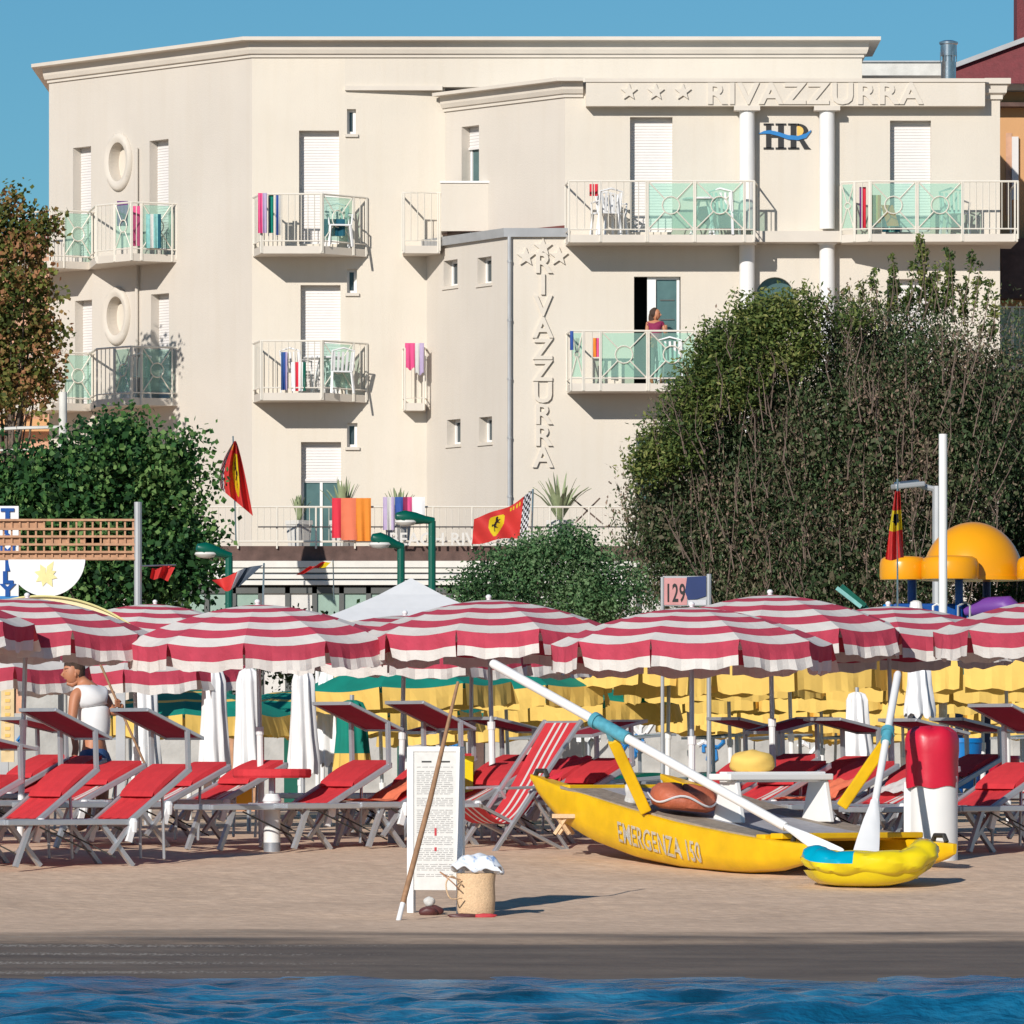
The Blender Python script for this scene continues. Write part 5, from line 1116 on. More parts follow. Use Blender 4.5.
# small side tables / pedestals / stool
for (px,D,lb) in ((272,61.8,'cream round side pillar under the front loungers, left of the propped one'),(396,63.4,'cream round side pillar left of the notice board'),):
    mb=MB(); c=(X(px,D),D,gz(D)); mb.lathe(c,[(.075,-.02),(.075,.07)],'alud',16); mb.lathe(c,[(.074,.071),(.074,.42),(.085,.44),(.06,.50)],'whitepaint',16); solo(mb,'side_pillar',lb,'pillar','side pillars between loungers',smooth=True)
mb=MB(); D=62.2; c=(X(272,D),D,gz(D)); mb.lathe(c,[(.27,.62),(.28,.64),(.28,.69),(.27,.70)],'redcloth',24,sx=1.25); mb.lathe(c,[(.03,.48),(.03,.62)],'alu',8); solo(mb,'side_table','round red side table on a cream pillar left of the propped lounger','table')
mb=MB(); D=60.9
for s in (-1,1): mb.beam(P(562+s*7,834,D),P(562-s*6,815,D-.05),.03,.03,'wicker'); mb.beam(P(566+s*7,834,D+.2),P(566-s*6,815,D+.15),.03,.03,'wicker')
mb.box(X(552,D),X(582,D),D-.08,D+.22,Z(818,D),Z(814,D),'wicker'); solo(mb,'folding_stool','low wooden folding stool under the yellow bow','stool')
# yellow chair-like cushion and items behind
mb=MB(); D=63.; mb.box(X(462,D),X(473,D),D,D+.3,Z(800,D),Z(762,D),'vinylyellow'); mb.box(X(461,D),X(474,D),D+.3,D+.36,Z(800,D),Z(756,D),'vinylyellow'); solo(mb,'yellow_crate','yellow board edge showing right of the notice board','crate')
mb=MB(); D=66.; mb.box(X(226,D),X(252,D),D,D+.3,Z(808,D),Z(787,D),'sky_orange'); mb.box(X(224,D),X(254,D),D-.02,D+.32,Z(787,D),Z(785,D),'sky_orange'); solo(mb,'orange_box','orange box on the sand behind the red side table','box',bevel=.01)
mb=MB(); D=64.; mb.lathe((X(218,D),D,Z(803,D)),[(.17,0),(.15,.05),(.08,.10),(.02,.12)],'whitecloth',16); solo(mb,'straw_hat','pale sun hat lying on a lounger left of the orange box','hat',smooth=True)
D=78.; 
for (px,w_,h,mm,lb) in ((960,22,46,'brightblue','big blue plastic bin right of the red padded post'),(1004,16,30,'redvinyl','red container beside the blue bin')):
    mb=MB(); mb.lathe((X(px,D),D,gz(D)+.35),[(w_*D/F*.9,0),(w_*D/F,h*D/F),(w_*D/F*1.04,h*D/F),(w_*D/F*1.0,h*D/F*1.1)],mm,20); solo(mb,'bin',lb,'bin',smooth=True)
D=76.
for (px,h,m_,lb) in ((7,1.10,'signyellow','narrow cream and yellow sign board behind the left parasol pole'),):
    mb=MB(); mb.box(X(px-6,D),X(px+7,D),D,D+.06,Z(762,D),Z(687,D),m_); 
    for k in range(9): mb.box(X(px-2,D),X(px+3,D),D-.008,D-.001,Z(751-k*7,D),Z(748-k*7,D),'gold')
    solo(mb,'sign_board',lb,'sign')
D=92.; mb=MB()
mb.box(X(22,D),X(58,D),D,D+1.2,.7,Z(688,D),'concrete'); mb.box(X(20,D),X(60,D),D-.05,D+1.25,Z(688,D),Z(684,D),'roofwhite'); solo(mb,'block_kiosk','low pale concrete kiosk behind the man','kiosk')
mb=MB(); mb.box(X(222,88),X(262,88),88,88.8,.7,Z(728,88),'woodlight'); 
for k in range(4): mb.box(X(222+k*11,88),X(223.5+k*11,88),87.97,87.99,.72,Z(730,88),'wood')
solo(mb,'wooden_locker','orange-brown wooden beach locker behind the closed white parasols','locker')
mb=MB(); mb.box(X(284,94),X(300,94),94,95,.7,Z(735,94),'greenpaint'); mb.box(X(283,94),X(301,94),93.9,95.1,Z(735,94),Z(731,94),'darkgrey'); solo(mb,'green_cabinet','dark green cabinet between closed parasols','cabinet')
# ================= RESCUE CATAMARAN
x0=.1845; U=Vector((.6,-.8,0)); Wv=Vector((.8,.6,0))
boat=T('rescue_catamaran','yellow twin-hulled rowing catamaran for rescue drawn up on the sand','boat',(1.4,60.0,.5))
ST=[(-.02,1.27,1.23,.015),(.12,1.245,1.08,.05),(.45,1.175,.86,.10),(.9,1.10,.69,.14),(1.5,.985,.555,.165),(2.2,.87,.47,.17),(3.0,.775,.44,.165),(3.5,.725,.47,.13),(3.85,.70,.54,.07),(4.0,.69,.60,.02)]
def hull(off,m_='yellow'):
    mb=MB(); vs=[];fs=[]; S=[]
    zt_=lambda arr,s: np.interp(s,[a[0] for a in ST],[a[arr] for a in ST])
    for s in np.linspace(-.02,4.0,34):
        zt,zb,w_=float(zt_(1,s)),float(zt_(2,s)),float(zt_(3,s)); c=Vector((x0,61.5,0))+U*s+Wv*off
        ring=[(-w_,zt-.012),(-w_*.97,zt-.05),(-w_*.92,zb+(zt-zb)*.4),(-w_*.6,zb+(zt-zb)*.08),(0,zb),(w_*.6,zb+(zt-zb)*.08),(w_*.92,zb+(zt-zb)*.4),(w_*.97,zt-.05),(w_,zt-.012),(w_*.9,zt),(-w_*.9,zt)]
        S.append([c+Wv*a+Vector((0,0,b)) for a,b in ring])
    n=len(S[0])
    for r in S: vs+=r
    for i in range(len(S)-1):
        for k in range(n): fs.append((i*n+k,i*n+(k+1)%n,(i+1)*n+(k+1)%n,(i+1)*n+k))
    fs.append(tuple(range(n))); fs.append(tuple((len(S)-1)*n+k for k in range(n))); mb.add(vs,fs,m_); return mb.build('hull',boat,smooth=True)
h1=hull(0); h2=hull(1.45)
def bp(s,off,z=0): return Vector((x0,61.5,z))+U*s+Wv*off
ht=lambda s: float(np.interp(s,[a[0] for a in ST],[a[1] for a in ST]))
# deck planks between the hulls
mb=MB()
for k in range(9):
    o0=-.12+k*.185; 
    for (s0,s1) in ((.55,1.6),(1.6,2.6),(2.6,3.25)):
        mb.add([bp(s0,o0,ht(s0)+.012),bp(s1,o0,ht(s1)+.012),bp(s1,o0+.18,ht(s1)+.012),bp(s0,o0+.18,ht(s0)+.012)]+[bp(s0,o0,ht(s0)-.01),bp(s1,o0,ht(s1)-.01),bp(s1,o0+.18,ht(s1)-.01),bp(s0,o0+.18,ht(s0)-.01)],[(0,1,2,3),(7,6,5,4),(0,4,5,1),(1,5,6,2),(2,6,7,3),(3,7,4,0)],'deck' if k<2 or k>6 else 'deckgrey')
mb.build('deck',boat)
mb=MB()
for (s,w_) in ((3.3,.1),(.6,.08)): mb.beam(bp(s,-.1,ht(s)-.0),bp(s,1.6,ht(s)-.0),.12,.06,'yellow')
mb.beam(bp(3.45,-.05,ht(3.45)+.03),bp(3.45,1.5,ht(3.45)+.03),.16,.05,'yellow'); mb.build('crossbar',boat,bevel=.01)
# seat bench
mb=MB(); s=2.35
A=bp(s,.30,ht(s)+.40); B=bp(s,1.28,ht(s)+.40)
mb.beam(A-Wv*.08,B+Wv*.08,.30,.055,'whitepaint'); mb.beam(A-Wv*.06+U*.02,B+Wv*.06+U*.02,.10,.09,'whitepaint')
for e in (A+Wv*.0,B-Wv*.0):
    for z_,w_ in ((0,.26),):
        mb.add([e+U*-.10+Vector((0,0,-.03)),e+U*.12+Vector((0,0,-.03)),e+U*.20+Vector((0,0,-.39)),e-U*.20+Vector((0,0,-.39))]+[e+U*-.10+Wv*.05+Vector((0,0,-.03)),e+U*.12+Wv*.05+Vector((0,0,-.03)),e+U*.20+Wv*.05+Vector((0,0,-.39)),e-U*.20+Wv*.05+Vector((0,0,-.39))],[(0,1,2,3),(7,6,5,4),(0,4,5,1),(1,5,6,2),(2,6,7,3),(3,7,4,0)],'whitepaint')
mb.build('bench_seat',boat,bevel=.01)
# oar outriggers
def outr(a,b,label=None):
    m=MB(); m.beam(a,b,.10,.075,'yellow',Vector((0,1,0))); o=m.build('oar_support',boat,bevel=.012); c=MB(); d=(Vector(b)-Vector(a)).normalized(); c.beam(Vector(b)-d*.03,Vector(b)+d*.09,.05,.05,'tealtape'); c.build('rowlock',o); return o
outr(P(646,812,59.95),P(613,740,59.75)); outr(P(842,806,60.35),P(886,742,60.1))
mb=MB(); text(mb,'EMERGENZA 150',.25,(0,0,0),'whitecloth',.002,.002,sx=.62)
# wrap the lettering on the hull side: local x runs along the hull, z is height
nv=[]
for v in mb.v:
    s=1.42+v[0]; s_=float(s); zt,zb,w_=ht(s_),float(np.interp(s_,[a[0] for a in ST],[a[2] for a in ST])),float(np.interp(s_,[a[0] for a in ST],[a[3] for a in ST]))
    z=zt-.30+v[2]; f=max(0,min(1,(z-(zb+(zt-zb)*.4))/((zt-.05)-(zb+(zt-zb)*.4)))); w2=w_*(.92+.05*f) if z>zb+(zt-zb)*.4 else w_*(.6+.32*((z-zb)/(zt-zb)-.08)/.32)
    nv.append(tuple(bp(s_,-w2-.02,z)))
mb.v=nv; mb.build('hull_lettering',h1)
for (s,off) in ((3.7,0),(3.8,1.45),(.12,0)):
    m=MB(); c=bp(s,off,ht(s)); m.tube([c-U*.09,c-U*.06+Vector((0,0,.055)),c+U*.06+Vector((0,0,.055)),c+U*.09],.022,'dark',8); m.build('handle',boat)
# ring-shaped float on deck (folded terracotta cover) and cloth
mb=MB(); c=P(683,802,60.0); c.z=ht(1.75)+.02; prf=[(.20,0),(.275,.03),(.295,.09),(.275,.15),(.22,.19),(.08,.205),(.01,.20)]; n=40; vs=[];fs=[]
for (r,z) in prf:
    for k in range(n): a=2*math.pi*k/n; q=r*(1+.03*math.sin(3*a+1)); vs.append(c+Vector((q*1.0*math.cos(a),q*.9*math.sin(a),z*(1+.15*math.sin(a*2+1))-.10*q*math.cos(a))))
for i in range(len(prf)-1):
    for k in range(n): fs.append((i*n+k,i*n+(k+1)%n,(i+1)*n+(k+1)%n,(i+1)*n+k))
fs.append(tuple(range(n))); fs.append(tuple((len(prf)-1)*n+k for k in range(n))); mb.add(vs,fs,'terracotta'); 
mb.tube([c+Vector((.302*math.cos(a),.275*math.sin(a),.09+.035*math.cos(a*4)-.03*math.cos(a))) for a in np.linspace(0,2*math.pi,50)],.009,'flagwhite',5)
solo(mb,'life_raft_bag','round terracotta float bag with white cord lying on the deck','float',smooth=True)
def lump(c,rx,ry,rz,m,folds=5,amp=.12,seed=1,n=28,k=12):
    vs=[];fs=[]
    for i in range(k+1):
        th=math.pi*i/k
        for j in range(n): a=2*math.pi*j/n; q=1+amp*math.sin(folds*th*1.3+seed+1.5*math.sin(a*2+seed))+amp*.5*math.sin(a*5+seed*2+th*3); vs.append(Vector(c)+Vector((rx*q*math.sin(th)*math.cos(a),ry*q*math.sin(th)*math.sin(a),rz*q*math.cos(th))))
    for i in range(k):
        for j in range(n): fs.append((i*n+j,(i+1)*n+j,(i+1)*n+(j+1)%n,i*n+(j+1)%n))
    return vs,fs
mb=MB(); cc_=(A+B)/2; c=P(752,765,cc_.y); c.z=A.z+.12; vs,fs=lump(c,.20,.16,.11,'',4,.045,2); mb.add(vs,fs,'yellowcan'); solo(mb,'folded_towel','bulky yellow cloth bundled on the white bench of the boat','cloth',smooth=True)
mb=MB(); D=60.2; mb.add([P(625,798,D),P(641,798,D),P(640,812-8,D),P(632,781,D+.1)],[(0,1,2,3)],'whitecloth'); vs,fs=lump(P(631,795,60.5),.05,.05,.13,'',4,.2,3); mb.add(vs,fs,'whitecloth'); solo(mb,'rag','crumpled white rag left of the terracotta float','rag',smooth=True)
# oars
def oar(a,b,blade_at,label,rt=.036,collar=(.30,.36),wrap=None,bl=.62,bw=.10,face=Vector((1,0,0))):
    t=T('oar',label,'oar',tuple(blade_at),0,'white oars of the catamaran'); a=Vector(a);b=Vector(b); d=(b-a); Ld=d.length; u=d.normalized()
    m=MB(); m.tube([a,a+u*.03,b-u*bl],[rt*.8,rt,rt*.95],'whitepaint',12); m.build('shaft',t,smooth=True)
    side=u.cross(Vector((0,1,0))).normalized(); th=u.cross(side).normalized(); vs=[];fs=[]; st=[(0,.034,.034),(.1,.038,.03),(.35,.062,.018),(.7,.085,.012),(.96,.098,.01),(1.0,.09,.008)]
    for (s,w_,h) in st:
        c=b-u*bl+u*bl*s
        for (i,j) in ((-1,0),(-.5,.9),(.5,.9),(1,0),(.5,-.9),(-.5,-.9)): vs.append(c+side*i*w_*bw/.10+th*j*h)
    for i in range(len(st)-1):
        for k in range(6): fs.append((i*6+k,i*6+(k+1)%6,(i+1)*6+(k+1)%6,(i+1)*6+k))
    fs.append(tuple(range(6))); fs.append(tuple(30+k for k in range(6))); m=MB(); m.add(vs,fs,'white'); m.build('blade',t,smooth=True)
    m=MB(); c0=a+u*Ld*collar[0]; c1=a+u*Ld*collar[1]; m.tube([c0,c1],rt*1.35,'tealtape',14); m.tube([c0,c0+u*.05],rt*1.7,'tealtape',14); m.build('collar',t,smooth=True); return t
oar(P(492,663,60.6),P(840,857,58.15),P(840,857,58.15),'long white oar with teal collar lying aslant over the boat',rt=.042,collar=(.30,.40),bl=.62,bw=.075)
oar(P(898,673,60.2),P(865,859,58.5),P(865,859,58.5),'white oar propped upright against the right hull, broad blade down',rt=.034,collar=(.31,.38),bl=.72,bw=.115)
# padded post
D=60.4; t=T('padded_post','fat white octagonal post with a red quilted cover on top','post',(X(932,D),D,gz(D)))
m=MB(); c=(X(934,D),D,0); m.lathe(c,[(.205,gz(D)-.05),(.205,Z(776,D))],'whitepaint',28,sx=1,sy=.9); m.build('post_body',t,smooth=True)
m=MB(); m.box(X(904,D),X(911,D),D+.0,D+.05,gz(D),Z(782,D),'white'); m.build('side_board',t)
m=MB(); n=36; prf=[(.222,0),(.226,.06),(.222,.2),(.23,.30),(.228,.40),(.208,.455),(.15,.49),(.01,.50)]; vs=[];fs=[]
for (r,z) in prf:
    for k in range(n): a=2*math.pi*k/n; q=r*(1+.025*math.sin(a*6+z*4)); vs.append((X(932,D)+q*math.cos(a),D+q*.9*math.sin(a),Z(787,D)+z*1.04+.012*math.sin(a*5)))
for i in range(len(prf)-1):
    for k in range(n): fs.append((i*n+k,i*n+(k+1)%n,(i+1)*n+(k+1)%n,(i+1)*n+k))
fs.append(tuple((len(prf)-1)*n+k for k in range(n))); m.add(vs,fs,'redvinyl'); m.build('quilted_cover',t,smooth=True)
# inflatable dinghy
D=57.7; t=T('inflatable_dinghy','small yellow inflatable dinghy with a turquoise patch at the foot of the upright oar','dinghy',(X(870,D),D,gz(D)))
cx=X(870,D); 
def ring(zc,rx,ry,rt,name,mat,patch=None):
    n=56;k=16; vs=[];fs=[]
    for i in range(n):
        a=2*math.pi*i/n; sg=1+.05*abs(math.sin(a*7)); c=Vector((cx+rx*math.cos(a),D+ry*math.sin(a),zc+.035*abs(math.cos(a))**3)); o_=Vector((math.cos(a),math.sin(a),0))
        for j in range(k): b=2*math.pi*j/k; vs.append(c+o_*rt*math.cos(b)*sg+Vector((0,0,rt*math.sin(b)*sg)))
    m=MB(); y=[];p=[]
    for i in range(n):
        a=2*math.pi*(i+.5)/n
        for j in range(k):
            f=(i*k+j,((i+1)%n)*k+j,((i+1)%n)*k+(j+1)%k,i*k+(j+1)%k)
            b=2*math.pi*(j+.5)/k; (p if patch and patch(a,b) else y).append(f)
    m.add(vs,y,mat)
    if p: m.add(vs,p,'vinylblue')
    return m.build(name,t,smooth=True)
def hullring(zc,rx,ry,rt,name,mat,patch=None,fl=.8):
    n=84;k=18; vs=[];y=[];p=[]
    for i in range(n):
        a=2*math.pi*i/n; ca_,sa_=math.cos(a),math.sin(a); pw=.8; ex_=math.copysign(abs(ca_)**pw,ca_); ey_=math.copysign(abs(sa_)**pw,sa_)
        lob=.90+.13*abs(math.sin(a*6+.4))**.6; up=.10*max(0,ca_)**4+.05*max(0,-ca_)**6
        c=Vector((cx+rx*ex_,D+ry*ey_,zc+up)); o_=Vector((ca_,sa_,0))
        for j in range(k):
            b=2*math.pi*j/k; cr_=.012*math.sin(b*5+a*9); vs.append(c+o_*(rt*math.cos(b)*lob+cr_)+Vector((0,0,rt*fl*math.sin(b)*lob)))
    for i in range(n):
        a=2*math.pi*(i+.5)/n
        for j in range(k):
            b=2*math.pi*(j+.5)/k; (p if patch and patch(a,b) else y).append((i*k+j,((i+1)%n)*k+j,((i+1)%n)*k+(j+1)%k,i*k+(j+1)%k))
    m=MB(); m.add(vs,y,mat)
    if p: m.add(vs,p,'vinylblue')
    return m.build(name,t,smooth=True)
hullring(gz(D)+.19,.445,.25,.125,'upper_tube','vinylyellow',lambda a,b: math.pi*.98<a<math.pi*1.42 and math.sin(b)>.05)
m=MB(); n=48; vs=[];fs=[]; pr_=[(.30,.0,.0),(.42,.02,.02),(.50,.07,.05),(.54,.13,.09)]
for (r,z,u_) in pr_:
    for k in range(n): a=2*math.pi*k/n; q_=r*(1+.03*math.sin(a*7)); vs.append((cx+q_*math.cos(a),D+q_*.6*math.sin(a),gz(D)+z+.08*max(0,math.cos(a))**4))
for i in range(len(pr_)-1):
    for k in range(n): fs.append((i*n+k,i*n+(k+1)%n,(i+1)*n+(k+1)%n,(i+1)*n+k))
fs.append(tuple(range(n))); m.add(vs,fs,'vinylyellow'); m.build('lower_hull',t,smooth=True)
m=MB(); m.lathe((cx,D,gz(D)+.06),[(.40,0),(.40,.03)],'vinylyellow',24,sy=.65); m.build('floor_sheet',t)
# ================= NOTICE BOARD, STICK, BASKET
D=54.3; g=gz(D); t=T('notice_board','narrow cream notice board on two legs, covered in tiny print','notice board',(X(436,D),D,g))
u=Vector((math.cos(R(-17)),math.sin(R(-17)),0)); nn=Vector((u.y,-u.x,0)); c0=Vector((X(436,D),D,0)); fr=(c0,u,nn); bw=.20
m=MB(); zt=Z(748,D); zb=Z(890,D)
m.lbox(fr,-bw,bw,-.02,.02,zb,zt,'paper'); m.build('board',t)
m=MB()
for s in (-1,1): m.lbox(fr,s*bw-.027,s*bw+.027,-.03,.035,g-.03,zt+.01,'whitepaint')
m.lbox(fr,-bw,bw,-.03,.03,zt-.03,zt+.012,'whitepaint'); m.build('board_frame',t,bevel=.006)
m=MB(); rr=random.Random(3)
m.lbox(fr,-.11,-.03,.0205,.023,zt-.112,zt-.10,'black'); m.lbox(fr,.04,.12,.0205,.023,zt-.112,zt-.10,'black')
z=zt-.15
while z>zb+.08:
    x=-.15
    while x<.13:
        w_=rr.uniform(.02,.07); m.lbox(fr,x,min(x+w_,.145),.0205,.0225,z,z+.0055,'ink'); x+=w_+.012
    z-=.0145 if rr.random()>.12 else .034
m.box; m.lbox(fr,-.005,.012,.0206,.024,zt-.68,zt-.62,'inkred'); m.lbox(fr,-.005,.012,.0206,.024,zt-.80,zt-.77,'inkred'); m.build('printed_lines',t)
a=P(458,682,54.12); b=P(397.5,916,53.3); b.z=gz(53.3)-.02; b.x=X(398,53.3); t=T('wooden_stick','long reddish wooden pole with white tip leaning against the notice board','pole',tuple(b)); m=MB(); m.tube([a,a.lerp(b,.5)+Vector((.012,0,0)),a.lerp(b,.92)],[.012,.021,.022],'wood',10); m.build('shaft',t,smooth=True); m=MB(); m.tube([a.lerp(b,.92),b],.020,'white',10); m.build('tip',t,smooth=True)
D=54.0; t=T('straw_basket','tall woven straw basket on the sand beside the notice board','basket',(X(476,D),D,gz(D)))
m=MB(); n=36; vs=[];fs=[]; prf=[(.118,0),(.136,.04),(.143,.14),(.138,.25),(.146,.33),(.136,.335),(.12,.25)]
for i,(r,z_) in enumerate(prf):
    for k in range(n): a_=2*math.pi*k/n; vs.append((X(476,D)+r*1.05*math.cos(a_),D+r*.8*math.sin(a_),gz(D)+z_))
for i in range(len(prf)-1):
    for k in range(n): fs.append((i*n+k,i*n+(k+1)%n,(i+1)*n+(k+1)%n,(i+1)*n+k))
fs.append(tuple(range(n))); m.add(vs,fs,'wicker'); m.build('basket_body',t,smooth=True)
m=MB(); m.tube(cr([P(462,885,D-.12),P(452,876,D-.2),P(446,884,D-.2),P(450,898,D-.2),P(462,898,D-.14)],5),.006,'wicker',6); m.tube(cr([P(461,880,D-.1),P(447,876,D-.16),P(440,872,D-.2),P(452,882,D-.2),P(460,890,D-.14)],5),.005,'woodlight',6); m.build('basket_handle',t,smooth=True)
mb=MB(); c=P(476,866,D); n=22; k=14; vs=[];fs=[]
for j in range(k+1):
    for i in range(n+1):
        u_,v_=i/n*2-1,j/k*2-1; r=max(abs(u_),abs(v_)); px=c.x+u_*.17+.03*math.sin(v_*4)+.02*max(0,u_)**2; z_=gz(D)+.455-.03*r*r-(.20 if u_>0 else .15)*max(0,r-.55)**1.3*(1.0+.3*math.sin(u_*5+v_*4))+.014*math.sin(u_*8)*math.cos(v_*6)+.03*(1-r)
        vs.append((px,D+v_*.14,z_))
for j in range(k):
    for i in range(n): a_=j*(n+1)+i; fs.append((a_,a_+1,a_+n+2,a_+n+1))
mk('printtowel',(.72,.76,.82),.85,.0); nt=MT['printtowel'].node_tree; rp=[x for x in nt.nodes if x.type=='VALTORGB'][0]; nz_=[x for x in nt.nodes if x.type=='TEX_NOISE'][0]; nz_.inputs['Scale'].default_value=11; rp.color_ramp.elements[0].position=.36; rp.color_ramp.elements[1].position=.41; rp.color_ramp.elements[0].color=(.28,.45,.75,1)
mb.add(vs,fs,'printtowel'); o=solo(mb,'beach_towel','white towel with blue pattern draped over the straw basket','towel',smooth=True); md=o.modifiers.new('thick','SOLIDIFY'); md.thickness=.012
t=T('shoe','dark brown shoe stuffed with white cloth between the notice board legs','shoe',(X(430,D),D+.15,gz(D)))
m=MB(); vs,fs=lump((X(428,D),D+.15,gz(D)+.035),.075,.05,.04,'',2,.06,1); m.add(vs,fs,'leather'); vs,fs=lump((X(434,D),D+.2,gz(D)+.04),.07,.05,.042,'',2,.06,2); m.add(vs,fs,'leather'); m.build('shoe_body',t,smooth=True)
m=MB(); vs,fs=lump((X(429,D),D+.2,gz(D)+.11),.045,.04,.04,'',3,.05,4); m.add(vs,fs,'whitecloth'); m.build('sock',t,smooth=True)
mb=MB(); vs,fs=lump((X(463,D),D-.17,gz(D)+.008),.12,.03,.02,'',3,.1,5); mb.add(vs,fs,'leather'); vs,fs=lump((X(485,D),D-.17,gz(D)+.008),.09,.03,.02,'',3,.1,5); mb.add(vs,fs,'inkred'); solo(mb,'sandals','dark red sandals lying flat before the straw basket','sandals',smooth=True)
# ================= PEOPLE
def skin(name,parent,joints,edges,mat,sub=2,smooth_=True):
    me=bpy.data.meshes.new('s'); org=ORG.get(parent.name,Vector((0,0,0))) if parent else Vector((0,0,0)); ks=list(joints); me.from_pydata([tuple(Vector(joints[k][0])-org) for k in ks],[(ks.index(a),ks.index(b)) for a,b in edges],[])
    o=bpy.data.objects.new(name,me); COL.objects.link(o); md=o.modifiers.new('s','SKIN'); md.use_smooth_shade=True
    for i,k in enumerate(ks):
        r=joints[k][1]; r=(r,r) if not isinstance(r,tuple) else r; me.skin_vertices[0].data[i].radius=r
    me.skin_vertices[0].data[0].use_root=True
    s=o.modifiers.new('d','SUBSURF'); s.levels=sub; s.render_levels=sub
    dg=bpy.context.evaluated_depsgraph_get(); dg.update(); m2=bpy.data.meshes.new_from_object(o.evaluated_get(dg)); m2.name=name
    bpy.data.objects.remove(o); m2.materials.clear(); m2.materials.append(MT[mat]); m2.polygons.foreach_set('use_smooth',[True]*len(m2.polygons))
    ob=bpy.data.objects.new(name,m2); COL.objects.link(ob)
    if parent: ob.parent=parent; ORG[ob.name]=org
    return ob
def ell(mb,c,rx,ry,rz,m,n=20,k=12,cut=None):
    vs=[];fs=[]
    for i in range(k+1):
        th=math.pi*i/k
        for j in range(n): a=2*math.pi*j/n; vs.append(Vector(c)+Vector((rx*math.sin(th)*math.cos(a),ry*math.sin(th)*math.sin(a),rz*math.cos(th))))
    for i in range(k):
        for j in range(n): fs.append((i*n+j,(i+1)*n+j,(i+1)*n+(j+1)%n,i*n+(j+1)%n))
    mb.add(vs,fs,m)
D=67.8; g=gz(D); q=lambda px,py,dy=0: P(px,py,D+dy)
t=T('person','man in a sleeveless white vest and blue shorts, head bowed, carrying a thin stick','person',(X(92,D),D,g))
hd=q(73,673,.0)
J={'pel':(q(94,757),.125),'wst':(q(94,735),.108),'chest':(q(92,708,.02),.108),'up':(q(88,692),.10),'neck':(q(83,683),.062),'nk2':(q(79,678),.062),'head':(q(75,673,-.01),.088),'crown':(q(76,666),.080),
 'shL':(q(75,694,-.12),.062),'elL':(q(72,722,-.16),.045),'wrL':(q(76,748,-.26),.033),'haL':(q(74,758,-.30),.034),
 'shR':(q(104,696,.10),.062),'elR':(q(112,712,.05),.048),'wrR':(q(121,711.5,-.12),.032),'haR':(q(121,704,-.18),.033),
 'hipL':(q(88,770,-.05),.10),'knL':(q(86,800,-.08),.065),'anL':(Vector((q(88,1,0).x,D-.02,g+.09)),.043),'toL':(Vector((q(78,1,0).x,D-.12,g+.03)),.035),
 'hipR':(q(101,770,.07),.10),'knR':(q(102,800,.02),.065),'anR':(Vector((q(104,1,0).x,D+.1,g+.09)),.043),'toR':(Vector((q(95,1,0).x,D+.0,g+.03)),.035)}
E=[('pel','wst'),('wst','chest'),('chest','up'),('up','neck'),('neck','nk2'),('nk2','head'),('head','crown'),('up','shL'),('shL','elL'),('elL','wrL'),('wrL','haL'),('up','shR'),('shR','elR'),('elR','wrR'),('wrR','haR'),('pel','hipL'),('hipL','knL'),('knL','anL'),('anL','toL'),('pel','hipR'),('hipR','knR'),('knR','anR'),('anR','toR')]
body=skin('body',t,J,E,'skin')
m=MB(); 
ell(m,q(72,672.5,-.01),.088,.078,.118,'skin'); m.tube([q(64.5,671,-.03),q(62.2,675,-.03),q(64.5,677,-.03)],[.010,.017,.010],'skin',8)   # skull, nose
m.tube([q(67,683,-.02),q(72,684.5,-.02),q(77,681,-.02)],[.02,.03,.03],'skin',8); m.tube([q(64,680,-.03),q(66.5,680,-.05)],.007,'magenta',6)
ell(m,q(75.5,674.5,-.085),.014,.010,.024,'skin',10,6); ell(m,q(66.5,671.5,-.066),.008,.008,.007,'black',8,5); m.tube([q(64.5,669,-.06),q(68.5,668.6,-.075)],.005,'hair',5)
m.build('head',t,smooth=True)
m=MB(); vs=[];fs=[]; n=26;k=9; c=q(73.5,670,.005)
for i in range(k+1):
    th=math.pi*.62*i/k
    for j in range(n): a_=2*math.pi*j/n; w_=1.0+.02*math.sin(a_*9+i); dz=(.05 if math.cos(a_)<-.3 else -.04*max(0,math.cos(a_))) * (i/k); vs.append(c+Vector((.094*w_*math.sin(th)*math.cos(a_),.086*w_*math.sin(th)*math.sin(a_),.112*math.cos(th)+dz)))
for i in range(k):
    for j in range(n): fs.append((i*n+j,(i+1)*n+j,(i+1)*n+(j+1)%n,i*n+(j+1)%n))
m.add(vs,fs,'hair'); ell(m,q(76.3,668.5,.005),.088,.084,.088,'hair'); ell(m,q(78.5,673,.005),.066,.078,.09,'hair'); m.build('hair',t,smooth=True)
JV={'wst':(q(94,742),.155),'mid':(q(95,731,.0),.158),'m2':(q(95,722,.0),.168),'m3':(q(94,714,.01),.175),'chest':(q(93,706,.02),.165),'up':(q(89,693),.155),'nk':(q(86,688.5),.095),'sL':(q(78,695,-.10),.098),'sR':(q(103,696,.09),.10)}
skin('vest',t,JV,[('chest','m3'),('m3','m2'),('m2','mid'),('mid','wst'),('chest','up'),('up','nk'),('up','sL'),('up','sR')],'white')
JS={'a':(q(94,742),.160),'b':(q(94,758),.172),'l':(q(88,775,-.05),.125),'l2':(q(87,788,-.06),.115),'r':(q(101,775,.07),.125),'r2':(q(101,788,.05),.115)}
skin('shorts',t,JS,[('b','a'),('b','l'),('l','l2'),('b','r'),('r','r2')],'bluecloth')
hpos=Vector(J['haR'][0]); m=MB()
for k in range(4): b0=hpos+Vector((-.01+.0*k,-.02,.03-.018*k)); m.tube([b0,b0+Vector((-.03,-.025,.004)),b0+Vector((-.045,.005,0)),b0+Vector((-.03,.018,-.003))],[.0095,.009,.0085,.007],'skin',6)
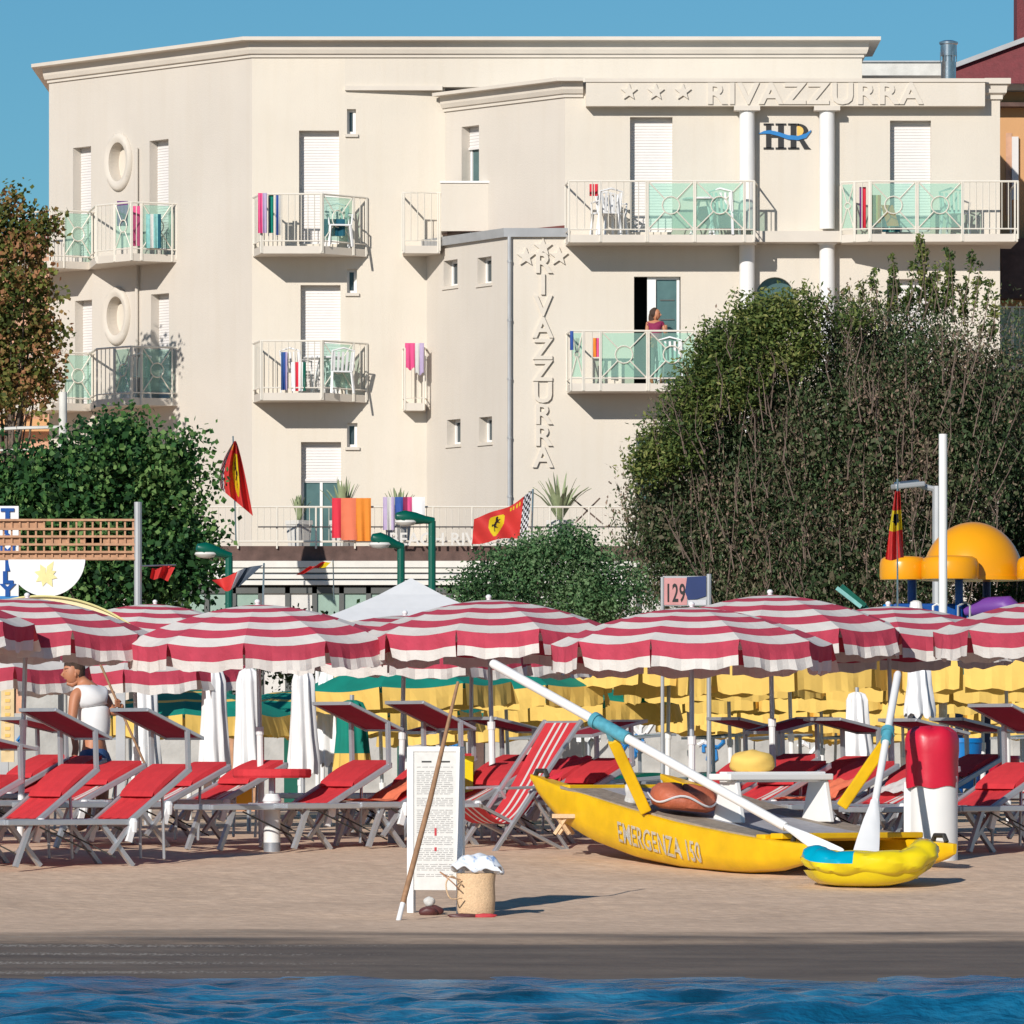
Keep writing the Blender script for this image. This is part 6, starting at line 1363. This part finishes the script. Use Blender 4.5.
m.tube([hpos+Vector((-.005,-.01,.02)),hpos+Vector((-.03,.03,.04)),hpos+Vector((-.045,.015,.05))],[.012,.010,.008],'skin',6); m.build('fingers',t,smooth=True)
m=MB(); hp=hpos+Vector((-.028,-.0,.0)); tp=P(99,661,D-.1); m.tube([tp,hp,hp+(hp-tp).normalized()*.9],.013,'wood',8); solo(m,'stick','thin brown stick held by the man in the white vest','stick',smooth=True)
# woman on the balcony
D=136.45; q=lambda px,py,dy=0: P(px,py,D+dy); g=ZM
t=T('person','woman with long brown hair in a magenta top standing at the open balcony door','person',(X(655,D),D,g))
s=1.46/1.7; zz_=lambda h: g+h*s; cx=X(655.5,D); V=lambda dx,dy,h: Vector((cx+dx,D+dy,zz_(h)))
J={'pel':(V(0,0,.93),.135),'w':(V(.0,.0,1.08),.115),'ch':(V(-.01,.0,1.27),.125),'up':(V(-.01,.01,1.38),.095),'nk':(V(0,.0,1.47),.05),'hd':(V(.01,-.01,1.58),.08),
 'sL':(V(-.15,.03,1.38),.05),'eL':(V(-.17,-.02,1.12),.038),'wL':(V(-.05,-.14,1.03),.028),'haL':(V(.0,-.18,1.04),.028),'sR':(V(.14,-.02,1.38),.05),'eR':(V(.20,-.08,1.14),.038),'wR':(V(.20,-.20,1.26),.028),'haR':(V(.20,-.22,1.34),.028),
 'hL':(V(-.08,0,.85),.09),'kL':(V(-.08,-.01,.48),.06),'aL':(V(-.08,.02,.09),.04),'tL':(V(-.06,-.13,.03),.033),'hR':(V(.08,0,.85),.09),'kR':(V(.08,-.02,.48),.06),'aR':(V(.08,.02,.09),.04),'tR':(V(.11,-.13,.03),.033)}
E=[('pel','w'),('w','ch'),('ch','up'),('up','nk'),('nk','hd'),('up','sL'),('sL','eL'),('eL','wL'),('wL','haL'),('up','sR'),('sR','eR'),('eR','wR'),('wR','haR'),('pel','hL'),('hL','kL'),('kL','aL'),('aL','tL'),('pel','hR'),('hR','kR'),('kR','aR'),('aR','tR')]
skin('body',t,J,E,'skin')
m=MB(); ell(m,V(.02,-.01,1.59),.078,.085,.11,'skin'); m.tube([V(.095,-.05,1.6),V(.11,-.06,1.575),V(.09,-.055,1.56)],[.008,.012,.008],'skin',6); ell(m,V(.07,-.085,1.605),.008,.006,.006,'black',8,5); ell(m,V(.085,-.03,1.60),.006,.008,.006,'black',8,5); m.tube([V(.075,-.075,1.535),V(.092,-.055,1.535)],.006,'magenta',5); m.build('head',t,smooth=True)
m=MB(); vs,fs=lump(V(-.02,.02,1.62),.10,.11,.11,'',3,.03,1); m.add(vs,fs,'hair'); vs,fs=lump(V(-.06,.045,1.5),.075,.09,.17,'',3,.05,1); m.add(vs,fs,'hair'); m.build('hair',t,smooth=True)
skin('top',t,{'b':(V(0,0,1.0),.150),'w':(V(.0,.0,1.1),.138),'ch':(V(-.01,.0,1.27),.145),'up':(V(-.01,.01,1.38),.11),'sL':(V(-.13,.03,1.38),.064),'s2':(V(-.16,.02,1.29),.056),'sR':(V(.12,-.02,1.38),.064),'s3':(V(.165,-.04,1.29),.056)},[('w','b'),('w','ch'),('ch','up'),('up','sL'),('sL','s2'),('up','sR'),('sR','s3')],'magenta')
mk('greycloth',(.16,.15,.15),.8,.2,12)
skin('trousers',t,{'b':(V(0,0,.95),.150),'l':(V(-.08,0,.84),.105),'l2':(V(-.08,-.01,.48),.075),'l3':(V(-.08,.02,.13),.058),'r':(V(.08,0,.84),.105),'r2':(V(.08,-.02,.48),.075),'r3':(V(.08,.02,.13),.058)},[('b','l'),('l','l2'),('l2','l3'),('b','r'),('r','r2'),('r2','r3')],'greycloth')
